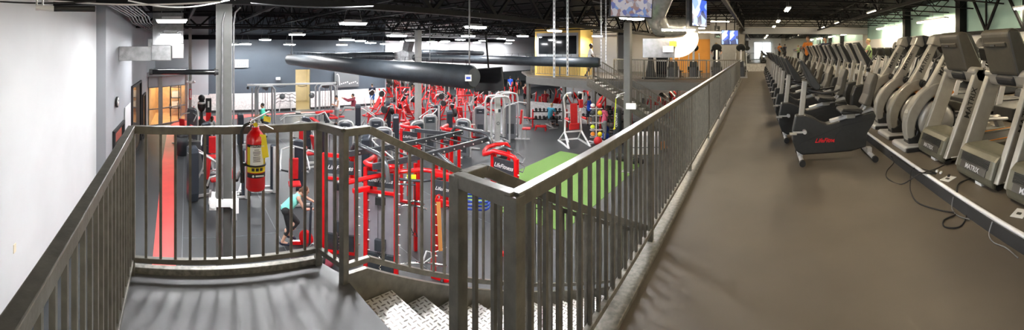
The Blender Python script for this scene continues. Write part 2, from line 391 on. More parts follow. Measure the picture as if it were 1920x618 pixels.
# roof deck and its steel
struct(MB().prism([P_(-4, -3), P_(31, -3), P_(31, 40), (9, 30), (9, -4)], 'z', DECK, DECK + .15).build('ceiling', 'ceiling_black'))
nt_ = [16]
def tnum(): nt_[0] += 1; return 'trim_%d' % nt_[0]
def truss(p, q, zb, zt, pitch, w=.09, web=.05, m='steel_black', ch=.09):
    p, q = V3(p), V3(q); d = q - p; n = max(2, round(d.length / pitch)); b = MB()
    up = lambda t, z: (*(p + d * t)[:2], z)
    b.bar(up(0, zb), up(1, zb), w, ch); b.bar(up(0, zt), up(1, zt), w, ch)
    for i in range(n):
        t0, t1, tm = i / n, (i + 1) / n, (i + .5) / n
        b.bar(up(t0, zt), up(tm, zb), web, web); b.bar(up(tm, zb), up(t1, zt), web, web)
    return struct(b.build(tnum(), m))
truss((-6.95, -2.4), (-6.4, 27.9), 2.52, 3.7, 2.4, .2, .09, ch=.13)
truss((-16.5, -2.4), (-16.2, 27), 2.6, 3.7, 2.4, .16, .08)
truss((-.9, 2.0), (-.9, 27.9), 3.0, 3.8, 2.2, .12, .06)
truss((4.6, -2.9), (4.6, 27.9), 3.05, 3.8, 2.2, .12, .06)
wallseg('trim_60', 'ceiling_black', W(26.3, -2.2), W(26.3, 30), 2.3, 2.62, .15, -1)
for i in range(15):
    y = -1.4 + i * 2.05
    truss((-26, y + .2, 0), (-7, y, 0), 2.75, 3.55, 1.5, .07, .035, ch=.06)
    truss((-6.9, y, 0), (8.5, y, 0), 3.3, 3.85, 1.2, .07, .03, ch=.05)
for i in range(4):   # sprinkler pipes
    b = MB(); z = 2.95 - .1 * (i % 2); x = -24 + i * 5.3; b.cyl((x, -2.2, z), (x + .6, 26, z), .035, n=8); struct(b.build(tnum(), 'steel_black'))
# floor finishes in the hall
def strip(name, m, a, bb, z=LZ + .006):
    n = len(a); vs = [(*W(u, v)[:2], z) for u, v in a] + [(*W(u, v)[:2], z) for u, v in bb]
    b = MB(); b.add(vs, [(i, i + 1, n + i + 1, n + i) for i in range(n - 1)])
    return struct(b.build(name, m))
out_ = [(4, -.60), (7.7, -.72), (15, -.98), (19.5, -1.05), (22, -1.0), (24, -.4), (24.9, .6), (25.1, 2), (25.35, 4), (25.35, 8), (25.3, 14)]
inn_ = [(4, -.10), (7.7, -.22), (15, -.40), (19.0, -.35), (20.6, .1), (22.0, .9), (23.2, 2.2), (24.1, 3.4), (24.9, 5), (25.0, 8), (25.0, 14)]
strip('floor_red_path', 'red_floor', out_, inn_)
struct(MB().prism([(-8.24, 8.0), (-4.55, 8.0), (-4.42, 13.95), (-8.24, 14.25)], 'z', LZ, LZ + .012).build('floor_turf', 'turf'))
b = MB()
for v in (-.1, 2.2, 4.6, 7.0): p, q = W(4, v, LZ + .002), W(24, v, LZ + .002); b.bar(p, q, .012, .003)
for u in (8.9, 13.5, 18): p, q = W(u, -.1, LZ + .002), W(u, 12, LZ + .002); b.bar(p, q, .012, .003)
struct(b.build('floor_seams', 'shroud'))
# kerb line and skirting along the left wall
wallseg('baseboard_left', 'black_soft', W(-4, -2.515), W(10.2, -2.515), LZ, LZ + .13, .05, -1)
wallseg('baseboard_left_far', 'black_soft', W(10.2, -2.235), W(20, -2.235), LZ, LZ + .13, .05, -1)
# openings on the left wall
def wallopening(name, u0, u1, z0, z1, v=-2.24, glass='dark_glass'):
    d = thing(name); del d['label']; del d['category']; struct(d)
    zc = (z0 + z1) / 2
    b = MB(); t = .09
    def bb(a0, a1, c0, c1, th, b): b.bar((*W((a0), v + th / 2)[:2], (c0 + c1) / 2), (*W(a1, v + th / 2)[:2], (c0 + c1) / 2), th, c1 - c0)
    bb(u0, u1, z1 - t, z1, .08, b); bb(u0, u1, z0, z0 + t * .8, .08, b); bb(u0, u0 + t * 1.6, z0, z1, .08, b); bb(u1 - t * 1.6, u1, z0, z1, .08, b)
    f = b.build('window_frame' if 'window' in name else 'door_frame', 'black_soft', d); struct(f)
    b = MB(); bb(u0 + .1, u1 - .1, z0 + .05, z1 - .05, .03, b); g = b.build('pane', glass, d); struct(g)
    return d
wallopening('window_1', 11.1, 13.0, LZ + .9, LZ + 2.0, glass='mirror')
wallopening('window_2', 14.9, 18.0, LZ + .0, LZ + 3.0)
wallopening('door_1', 18.6, 19.9, LZ, LZ + 2.2)
b = MB(); b.bar(W(13.2, -2.20, LZ + 1.2), W(14.5, -2.20, LZ + 1.2), .03, 2.4); d = b.build('door_2', 'wall_white', bev=.01); struct(d)
c = MB(); c.cyl(W(14.35, -2.18, LZ + 1.0), W(14.35, -2.10, LZ + 1.0), .03); struct(c.build('door_handle', 'chrome', d))
# ---- glazed office at the end of the left wall
def office():
    z1 = LZ + 2.95; A, B, C, D = (21.5, -2.2), (22.0, -1.55), (23.6, -.02), (26.4, -.02)
    struct(MB().prism([P_(20.9, -2.25), P_(21.3, -1.3), P_(23.4, .35), P_(26.4, .35), P_(26.4, -2.25)], 'z', z1, z1 + .22).build('ceiling_office', 'wall_grey'))
    struct(MB().prism([P_(*A), P_(*B), P_(*C), P_(*D), P_(26.4, -2.2)], 'z', LZ, LZ + .015).build('floor_office', 'wood_warm'))
    wallseg('wall_office_head', 'wall_navy_soft' if 'wall_navy_soft' in M else 'wall_grey', W(*A), W(*B), LZ + 2.3, z1, .1)
    wallseg('wall_office_header', 'wall_grey', W(*B), W(*C), LZ + 2.3, z1, .1)
    wallseg('wall_office_side', 'column_grey', W(*C), W(*D), LZ, z1, .1)
    wallseg('wall_office_back', 'wood_warm', W(26.35, -2.2), W(26.35, -.1), LZ, z1, .05, 1)
    wallseg('wall_office_inner', 'wood_warm', W(21.6, -2.2), W(26.3, -2.2), LZ, z1, .03, -1)
    p = W(*B); struct(MB().bar((*p[:2], LZ), (*p[:2], z1), .24, .24).build('trim_61', 'column_grey'))
    p = W(*C); struct(MB().bar((*p[:2], LZ), (*p[:2], z1), .16, .16).build('trim_62', 'column_grey'))
    Bv, Cv = W(*B), W(*C)
    for k in range(3):
        a, e = Bv.lerp(Cv, .07 + k * .31), Bv.lerp(Cv, .07 + (k + 1) * .31); d = (e - a).normalized()
        t = thing('door_%d' % (3 + k)); del t['label']; del t['category']; struct(t)
        b = MB()
        for s0 in (a, e): b.bar((*s0[:2], LZ), (*s0[:2], LZ + 2.3), .05, .05)
        for z in (LZ + .06, LZ + 1.0, LZ + 2.27): b.bar((*a[:2], z), (*e[:2], z), .05, .07)
        struct(b.build('door_frame', 'galv_dull', t)); b = MB(); b.bar((*a[:2], LZ + 1.15), (*e[:2], LZ + 1.15), .012, 2.2); struct(b.build('pane', 'glass', t))
        b = MB(); c = a.lerp(e, .85) - UD * .06; b.cyl((*c[:2], LZ + .9), (*c[:2], LZ + 1.2), .02); struct(b.build('door_handle', 'chrome', t))
    Av = W(*A); t = thing('window_3'); del t['label']; del t['category']; struct(t)
    b = MB()
    for z in (LZ + .06, LZ + 1.0, LZ + 2.27): b.bar((*Av[:2], z), (*Bv[:2], z), .05, .06)
    struct(b.build('window_frame', 'galv_dull', t)); b = MB(); b.bar((*Av[:2], LZ + 1.15), (*Bv[:2], LZ + 1.15), .012, 2.2); struct(b.build('pane', 'glass', t))
    for i, (u, v) in enumerate(((23.4, -1.5), (25.2, -1.2))):
        o = MB().box(W(u, v, z1 - .05), (.6, .6, .04)).build('ceiling_light', 'lamp_office'); tag(o, ('square ceiling lamp in the glazed office, one nearer its glass doors', 'square ceiling lamp in the glazed office, one nearer its back wall')[i], 'light')
    # things seen through the glass: a vending style rack and wall boards
    t = thing('storage_rack', 'dark storage rack with two white bins inside the glazed office', 'rack', W(25.3, -.75, LZ + .015), HROT)
    b = MB()
    for x in (-.3, .3):
        for y in (-.35, .35): b.bx(x - .025, x + .025, y - .025, y + .025, 0, 2.1)
    b.build('frame', 'black_soft', t)
    for z in (.5, 1.2, 1.9): MB().bx(-.3, .3, -.35, .35, z, z + .04).build('shelf', 'black_soft', t)
    for z, n in ((1.24, 'upper'), (.54, 'lower')):
        o = MB().bx(-.22, .22, -.25, .25, 0, .42).build('storage_bin', 'white_paint', bev=.02); o.location = W(25.3, -.75, LZ + .015 + z); o.rotation_euler = (0, 0, HROT)
        tag(o, 'white bin on the %s shelf of the dark rack in the office' % n, 'bin')
office()
# ---- the cross gallery at the far end, with its fascia
def gallery():
    struct(MB().prism([(-13.6, 19.3), (-8.4, 18.2), (-8.3, 19.0), (-.86, 19.3), (-.86, 28), (-16, 28), (-16, 22)], 'z', -.12, 0).build('floor_gallery', 'mezz_rubber'))
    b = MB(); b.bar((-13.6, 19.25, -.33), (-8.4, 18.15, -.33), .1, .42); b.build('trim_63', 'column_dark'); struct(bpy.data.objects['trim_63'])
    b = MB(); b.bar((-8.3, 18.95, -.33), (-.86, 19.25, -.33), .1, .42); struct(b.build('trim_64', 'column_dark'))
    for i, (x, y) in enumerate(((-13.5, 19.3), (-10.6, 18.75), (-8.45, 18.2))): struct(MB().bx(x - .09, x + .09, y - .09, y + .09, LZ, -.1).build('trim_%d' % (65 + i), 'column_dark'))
    sbox('wall_gallery', 'wall_mezz', -9.4, -1.2, 25.4, 25.6, 0, DECK)
    sbox('wall_gallery_orange', 'orange_wall', -6.4, -3.1, 25.2, 25.39, 0, 2.3)
    sbox('wall_gallery_grey', 'wall_grey', -14, -9.4, 24.0, 24.2, 0, DECK)
    sbox('wall_pier', 'column_grey', -3.1, -1.35, 24.9, 25.2, 0, DECK)
    # dark undercroft below the gallery, seen as a mirror-backed free weights bay
    sbox('wall_undercroft', 'wall_grey', -16, 0, 27.6, 27.7, LZ, -.12)
    sbox('trim_69', 'concrete_panel', -14.0, -9.2, 20.2, 20.4, LZ, LZ + 1.05)
    sbox('trim_70', 'concrete_panel', -9.0, -5.6, 22.0, 22.2, LZ, LZ + 1.05)
    # yellow clad booth
    p0, p1 = Q(1003, 23.3), Q(1088, 21.9)
    t = thing('wall_booth'); del t['label']; del t['category']; struct(t)
    b = MB(); d = (p1 - p0).normalized(); n = Vector((-d.y, d.x, 0))
    L = (p1 - p0).length
    R = Matrix((d, n, Vector((0, 0, 1)))).transposed(); c0 = Vector((p0.x, p0.y, 0))
    def lb(x0, x1, y0, y1, z0, z1, b): b.box(c0 + R @ Vector(((x0 + x1) / 2, (y0 + y1) / 2, (z0 + z1) / 2)), (x1 - x0, y1 - y0, z1 - z0), R)
    for q in ((0, L, 0, 2, 0, 1.15), (0, L, 0, 2, 2.6, 2.95), (0, .12, 0, 2, 1.15, 2.6), (L - .12, L, 0, 2, 1.15, 2.6)): lb(*q, b)
    struct(b.build('wall_booth_cladding', 'yellow_wall', t))
    b = MB(); lb(.12, L - .12, .02, .08, 1.15, 1.3, b); lb(.12, L - .12, .02, .08, 2.42, 2.6, b); lb(.12, .25, .02, .08, 1.3, 2.42, b); lb(L - .25, L - .12, .02, .08, 1.3, 2.42, b)
    struct(b.build('window_frame', 'wall_grey', t)); b = MB(); lb(.25, L - .25, .05, .07, 1.3, 2.42, b); struct(b.build('pane', 'dark_glass', t))
gallery()
# ================================================================ RAILINGS AND STAIRS
def fence(t, p, q, n, zt=1.07, zb=.115, top=(.05, .055), posts=(), bal=.019, ends=(0, 1), skip=0):
    """one straight run of railing: p, q carry the floor level; n balusters"""
    p, q = V3(p), V3(q); d = q - p; dn = Vector((d.x, d.y, 0)).normalized()
    up = lambda s, z: Vector((*(p + d * s)[:2], (p + d * s).z + z))
    MB().bar(up(0, zt - top[1] / 2), up(1, zt - top[1] / 2), top[0], top[1]).build('top_rail', 'rail_paint', t, .004)
    MB().bar(up(0, zb), up(1, zb), .036, .036).build('bottom_rail', 'rail_paint', t, .003)
    for k in range(n):
        s = (k + 1) / (n + 1)
        if k < 100 or True:
            a, e = up(s, zb + .01), up(s, zt - top[1]); MB().box((a + e) / 2, (bal, bal, (e - a).length), RZ(math.atan2(dn.y, dn.x))).build('baluster', 'rail_paint', t)
    for s in posts:
        a, e = up(s, 0), up(s, zt - .02); MB().box((a + e) / 2, (.05, .05, (e - a).length), RZ(math.atan2(dn.y, dn.x))).build('post', 'rail_paint', t, .003)
t = thing('guard_railing', 'grey steel guard railing around the landing above the stairs, extinguisher hanging on it', 'railing', (0, 0, 0))
LC = Vector((-2.68, -.275, 0)); C1 = Vector((-2.60, 1.09, 0)); C2 = Vector((-2.315, 1.165, 0))
fence(t, LC, (1.4, -.36, 0), 37, zb=.10, posts=(0.0,))
fence(t, LC, C1, 12, posts=(1.0,), zb=.11)
fence(t, C1, C2, 2, posts=(1.0,))
# staircase 1
S0 = 1.22; RISE = .16; RUN = .3; NS = 18
def staircase(name, label, loc, rz, wd, n=NS, rails=True):
    """steps descend along local +Y from the origin, width along local x 0..wd"""
    t = thing(name, label, 'staircase', loc, rz)
    L = n * RUN; sl = RISE / RUN
    for x in (-.025, wd + .025):
        b = MB(); pts = [(-.05, .06), (.12, .06), (L + .05, -n * RISE + .08), (L + .05, -n * RISE), (L - .25, -n * RISE), (-.05, -.28)]
        b.prism(pts, 'x', x - .02, x + .02); b.build('stringer', 'rail_paint', t, .003)
    for k in range(n - 1):
        z = -(k + 1) * RISE; y = k * RUN
        b = MB(); b.bx(0, wd, y - .01, y + RUN + .03, z - .008, z); b.bx(0, wd, y + RUN + .022, y + RUN + .03, z - .05, z); b.bx(0, wd, y - .01, y - .002, z, z + .05)
        b.build('tread', 'diamond_plate', t, .004)
    return t
ST1 = staircase('staircase', 'steel staircase with diamond plate treads going down beside the walkway', (-2.29, S0, 0), 0, 1.10)
def stair_rail(name, label, x, y0, lvl, n=None, top=(.05, .055), L=5.35, rz=0, loc=(0, 0, 0), flat0=True):
    t = thing(name, label, 'railing', loc, rz); sl = RISE / RUN
    a = Vector((x, y0, 0)); b_ = Vector((x, y0 + lvl, 0)); e = Vector((x, y0 + lvl + L, -L * sl))
    n1 = max(1, round(lvl / .11)) - 1
    if lvl > .05: fence(t, a, b_, n1, top=top, posts=())
    fence(t, b_, e, round(L / .125), top=top, posts=(.5, 1))
    return t
SR = stair_rail('stair_railing', 'sloping grey steel railing on the outer side of the near staircase', C2.x, C2.y, .2); fold(SR, ST1)
SR = stair_rail('stair_railing', 'sloping grey steel railing between the near staircase and the walkway', -1.19, 1.19, .14); fold(SR, ST1)
# walkway railing with its return at the stair head
t = thing('guard_railing', 'long grey steel railing along the walkway edge, with a painted highlight on top', 'railing')
A_, B_ = Vector((-1.195, 1.165, 0)), Vector((-.87, 1.15, 0))
END = Vector((-.83, 19.2, 0))
fence(t, A_, B_, 2, posts=(0, 1), top=(.055, .06))
for p in (A_, B_): MB().box((p.x, p.y, .53), (.062, .062, 1.06)).build('post', 'rail_paint', t, .004)
d = END - B_; L = d.length; nb = round(L / .112)
MB().bar(B_ + Vector((0, 0, 1.04)), END + Vector((0, 0, 1.04)), .05, .055).build('top_rail', 'rail_paint', t, .004)
MB().bar(B_ + Vector((0, 0, 1.068)), END + Vector((0, 0, 1.068)), .044, .003).build('rail_cap', 'silver_light', t, label='painted highlight strip along the top')  # pale strip carries the highlight of the top rail in its colour
MB().bar(B_ + Vector((0, 0, .12)), END + Vector((0, 0, .12)), .036, .036).build('bottom_rail', 'rail_worn', t, .003)
far = MB()
for k in range(nb):
    p = B_ + d * ((k + 1) / (nb + 1)); z0, z1 = .13, 1.013
    if k < 98: MB().bx(p.x - .0095, p.x + .0095, p.y - .0095, p.y + .0095, z0, z1).build('baluster', 'rail_paint', t)
    else: far.bx(p.x - .0095, p.x + .0095, p.y - .0095, p.y + .0095, z0, z1)
o = far.build('baluster_run', 'rail_paint', t); o['kind'] = 'stuff'
for k in range(1, 11):
    p = B_ + d * (k * 1.83 / L)
    if p.y < 19.2: MB().bx(p.x - .02, p.x + .02, p.y - .02, p.y + .02, .03, 1.02).build('post', 'rail_paint', t)
# far gallery railings
t = thing('guard_railing', 'grey railing along the edge of the far cross gallery in front of the cardio machines', 'railing')
fence(t, (-5.9, 19.02, 0), (-.86, 19.25, 0), 44, posts=(0, .33, .66, 1), bal=.022)
t = thing('guard_railing', 'grey railing along the gallery edge between the stair head and the steel column', 'railing')
fence(t, (-8.1, 20.2, 0), (-5.9, 19.1, 0), 22, posts=(0, 1), bal=.022)
t = thing('guard_railing', 'grey railing in front of the yellow clad booth', 'railing')
fence(t, (-13.4, 19.45, 0), (-8.6, 18.4, 0), 40, posts=(0, .5, 1), bal=.022)
# far staircase: descends along world +X
ST2 = staircase('staircase', 'far grey steel staircase coming down from the gallery behind the steel column', (-8.4, 18.6, 0), -PI / 2, 1.25)
for yy, nm in ((18.62, 'far'), (17.32, 'near')):
    t = thing('stair_railing', 'sloping railing on the %s side of the staircase behind the steel column' % ('gallery' if nm == 'far' else 'turf'), 'railing')
    fence(t, (-8.4, yy, 0), (-3.0, yy, -2.88), 40, posts=(0, .5, 1), bal=.02); fold(t, ST2)
# fire extinguisher hung on the front railing
def extinguisher():
    o = Q(479, 2.56); zb = H + (HY - 354) / F * 2.56; t = thing('fire_extinguisher', 'red fire extinguisher with yellow tag hanging on the landing railing', 'fire extinguisher', (o.x, o.y, zb), HROT)
    # local -x... towards the camera is -X (hall u axis points away)
    R = .066
    b = MB(); b.lathe([(0, 0), (R * .86, 0), (R, .012), (R, .33), (R * .93, .365), (R * .6, .395), (.026, .41), (.026, .425), (0, .425)], n=32); b.build('cylinder', 'red_paint', t)
    def wrap(z0, z1, a0, a1, m, nm, r=R + .0012, n=20):
        b = MB(); vs = []
        for i in range(n + 1):
            a = a0 + (a1 - a0) * i / n
            vs += [(r * math.cos(a), r * math.sin(a), z0), (r * math.cos(a), r * math.sin(a), z1)]
        b.add(vs, [(2 * i, 2 * i + 2, 2 * i + 3, 2 * i + 1) for i in range(n)], True); return b.build(nm, m, t)
    a0, a1 = PI - 1.15, PI + 1.15
    wrap(.13, .30, a0, a1, 'yellow', 'label', R + .0008)
    wrap(.175, .315, PI - .75, PI + .75, 'label_white', 'instruction_label')
    wrap(.300, .318, a0, a1, 'black_soft', 'label_band', R + .0016)
    wrap(.095, .125, a0, a1, 'black_soft', 'label_band', R + .0016); b = MB(); b.ell((-R - .002, .028, .11), (.002, .008, .008)); b.bx(-R - .003, -R - .001, -.045, .012, .105, .115); b.build('maker_mark', 'label_white', t)
    Rf = face_R((0, -1, 0), (0, 0, 1))
    b = MB()
    for i, z in enumerate((.285, .272, .262, .252, .238, .228, .218, .208)):
        w_ = (.034, .05, .05, .042, .05, .05, .046, .05)[i]; b.bx(-R - .0032, -R - .002, -w_ / 2 + .004, w_ / 2 + .004, z - .0018, z + .0018)
    b.build('instruction_text', 'black_soft', t)
    text('INSTRUCTIONS', .0135, (-R - .004, 0, .309), Rf, 'label_white', t, ext=.0006)
    for i, a in enumerate((-.42, 0, .42)):
        c = Vector(((R + .002) * -math.cos(a), (R + .002) * math.sin(a), .152)); o2 = MB(); o2.box(c, (.003, .02, .02), RZ(-a)); o2.build('pictogram', 'black_soft', t)
    b = MB(); b.lathe([(R + .001, .168), (R + .006, .168), (R + .006, .180), (R + .001, .180)], n=28); b.box((-.0, R + .02, .174), (.02, .04, .022)); b.build('strap', 'black_soft', t)
    # valve, levers, hose
    b = MB(); b.cyl((0, 0, .42), (0, 0, .47), .017); b.cyl((0, .0, .45), (0, .045, .45), .012); b.build('valve', 'chrome', t)
    b = MB(); b.bar((0, .03, .465), (0, -.10, .53), .024, .008); b.bar((0, .03, .468), (0, .035, .44), .024, .008); b.build('lever', 'silver_light', t, .002)
    b = MB(); b.bar((0, .02, .455), (0, -.06, .44), .022, .007); b.bar((0, -.06, .44), (0, -.125, .405), .022, .006); b.build('carry_handle', 'silver_light', t, .002)
    b = MB(); b.ring((0, -.03, .445), .014, .0015, 'x'); b.cyl((-.015, -.012, .46), (.02, -.012, .46), .002); b.build('safety_pin', 'chrome', t)
    b = MB(); b.tube([(0, .045, .45), (-.005, .075, .44), (-.01, .098, .40), (-.01, .104, .33), (-.01, .1, .2), (-.01, .094, .12)], .011, 10); b.cyl((-.01, .094, .12), (-.01, .092, .055), .014, .016); b.build('hose', 'black_soft', t)
    b = MB(); b.cyl((-.02, .004, .445), (-.03, .004, .445), .014); b.build('pressure_gauge', 'yellow', t)
    b = MB(); b.add([(-.05, -.02, .385), (-.05, -.062, .38), (-.072, -.078, .235), (-.074, -.035, .23)], [(0, 1, 2, 3)]); o2 = b.build('inspection_tag', 'yellow', t); sm = o2.modifiers.new('s', 'SOLIDIFY'); sm.thickness = .001
    b = MB(); b.add([(-.02, -.055, .505), (-.015, -.105, .49), (-.02, -.10, .455), (-.03, -.05, .47)], [(0, 1, 2, 3)]); o2 = b.build('seal_tag', 'yellow', t); sm = o2.modifiers.new('s', 'SOLIDIFY'); sm.thickness = .001
    b = MB(); b.box((.055, .0, .42), (.05, .02, .012)); b.box((.075, 0, .30), (.012, .05, .3)); b.build('bracket', 'galv_dull', t)
    nest(t, 'cylinder', 'label', 'instruction_label', 'label_band', 'instruction_text', 'pictogram', 'maker_mark', 'lettering'); nest(t, 'valve', 'safety_pin', 'pressure_gauge'); nest(t, 'lever', 'seal_tag')
extinguisher()
# ================================================================ CARDIO MACHINES (local: user faces -X, console near x = .3)
def life_mark(parent, size, loc, right, up, m='logo_red', ext=.0015):
    text('LifeFitness', size, loc, face_R(right, up), m, parent, shear=.45, ext=ext, bold=size * .02)
def bike():
    t = thing('recumbent_bike', '', 'exercise bike')
    b = MB(); b.prism([(0, .30), (.01, .46), (.05, .66), (.19, .67), (.30, .63), (.42, .555), (.50, .53), (.60, .55), (1.21, .70), (1.25, .62), (1.20, .50), (1.11, .37), (1.09, .17), (.86, .12), (.14, .10), (.05, .16)], 'y', -.1, .1); b.build('body', 'char_plastic', t, .018)
    b = MB(); b.prism([(.06, .26), (.70, .50), (1.20, .60), (1.19, .592), (.70, .487), (.06, .252)], 'y', -.103, .103); b.build('body_crease', 'black_soft', t)
    b = MB(); b.cyl((.76, -.108, .29), (.76, .108, .29), .15, n=28); b.build('wheel_cover', 'char_plastic', t, .01)
    life_mark(t, .085, (.50, -.104, .30), (1, 0, 0), (0, 0, 1))
    b = MB(); b.bar((.56, 0, .555), (1.22, 0, .715), .11, .05); b.build('seat_rail', 'silver', t, .008)
    b = MB(); b.bar((.13, 0, .60), (.19, 0, 1.16), .10, .075); b.build('mast', 'silver_warm', t, .012)
    b = MB(); b.prism([(.10, 1.46), (.13, 1.475), (.40, 1.10), (.385, 1.04), (.33, 1.03), (.27, 1.08)], 'y', -.19, .19); b.build('console', 'char_plastic', t, .02)
    b = MB(); b.add([(.155, -.15, 1.44), (.155, .15, 1.44), (.372, .15, 1.14), (.372, -.15, 1.14)], [(0, 1, 2, 3)]); o = b.build('console_screen', 'dark_glass', t)
    o.location = (.006, 0, .004)
    b = MB(); b.tube([(.24, -.10, 1.03), (.40, -.24, 1.0), (.60, -.25, 1.02), (.66, -.20, 1.04)], .016); b.tube([(.24, .10, 1.03), (.40, .24, 1.0), (.60, .25, 1.02), (.66, .20, 1.04)], .016); b.bar((.24, -.11, 1.03), (.24, .11, 1.03), .05, .05); b.build('handlebar', 'black_soft', t)
    for s in (-1, 1):
        b = MB(); b.cyl((.17, s * .1, .44), (.17, s * .17, .44), .032, .028, n=18); b.bar((.17, s * .155, .44), (.17 - s * .16 * 0 - (.17 if s < 0 else -.17), s * .165, .44 + (.0 if s < 0 else .02)), .02, .026); b.build('crank', 'silver', t, .004)
        x = .0 if s < 0 else .34
        b = MB(); b.box((x, s * .215, .435), (.10, .085, .022)); b.build('pedal', 'silver_warm', t, .004)
        b = MB(); b.tube([(1.0, s * .13, .68), (.93, s * .25, .72), (.78, s * .27, .745)], .013); b.tube([(.93, s * .255, .72), (.78, s * .27, .745), (.70, s * .27, .76)], .019); b.build('seat_handle', 'char_plastic', t)
    b = MB(); b.prism([(.68, .70), (.70, .745), (.80, .76), (1.0, .75), (1.03, .71), (.98, .685), (.72, .675)], 'y', -.2, .2); b.build('seat', 'char_plastic', t, .02)
    b = MB(); b.bar((.86, 0, .60), (.86, 0, .68), .2, .13); b.build('seat_carriage', 'silver_warm', t, .01)
    b = MB(); b.tube([(.98, -.07, .66), (1.07, -.07, .74), (1.13, -.07, .86)], .018); b.tube([(.98, .07, .66), (1.07, .07, .74), (1.13, .07, .86)], .018); b.build('backrest_frame', 'silver', t)
    b = MB(); b.prism([(1.03, .80), (1.08, .78), (1.15, .80), (1.26, 1.20), (1.24, 1.26), (1.20, 1.26), (1.13, 1.10), (1.10, .95)], 'y', -.18, .18); b.build('backrest', 'grey_plastic', t, .02)
    for x, w_, m in ((.12, .30, 0), (1.16, .30, 0)):
        b = MB(); b.cyl((x, -w_, .055), (x, w_, .055), .032); b.bar((x, 0, .05), (x, 0, .14), .09, .07); b.build('foot_tube', 'silver', t)
        for s in (-1, 1): MB().cyl((x, s * w_, .05), (x, s * (w_ + .05), .05), .045).build('foot_cap', 'black_soft', t, .006)
    nest(t, 'console', 'console_screen'); nest(t, 'crank', 'pedal'); nest(t, 'foot_tube', 'foot_cap'); nest(t, 'body', 'body_crease', 'wheel_cover', 'lettering')
    return t
BK = bike()
bys = [5.42, 6.72, 8.0, 9.25, 10.5, 11.75, 13.0, 14.25, 15.5, 16.75, 18.0, 19.3, 20.6]
for i, y in enumerate(bys):
    put(BK, (.52 if i == 0 else .40 if i < 3 else .42, y, 0), .02 * (i % 3 - 1), 'dark recumbent exercise bike, %s in the line beside the walkway' % ORD[i], 'recumbent bikes beside the walkway')
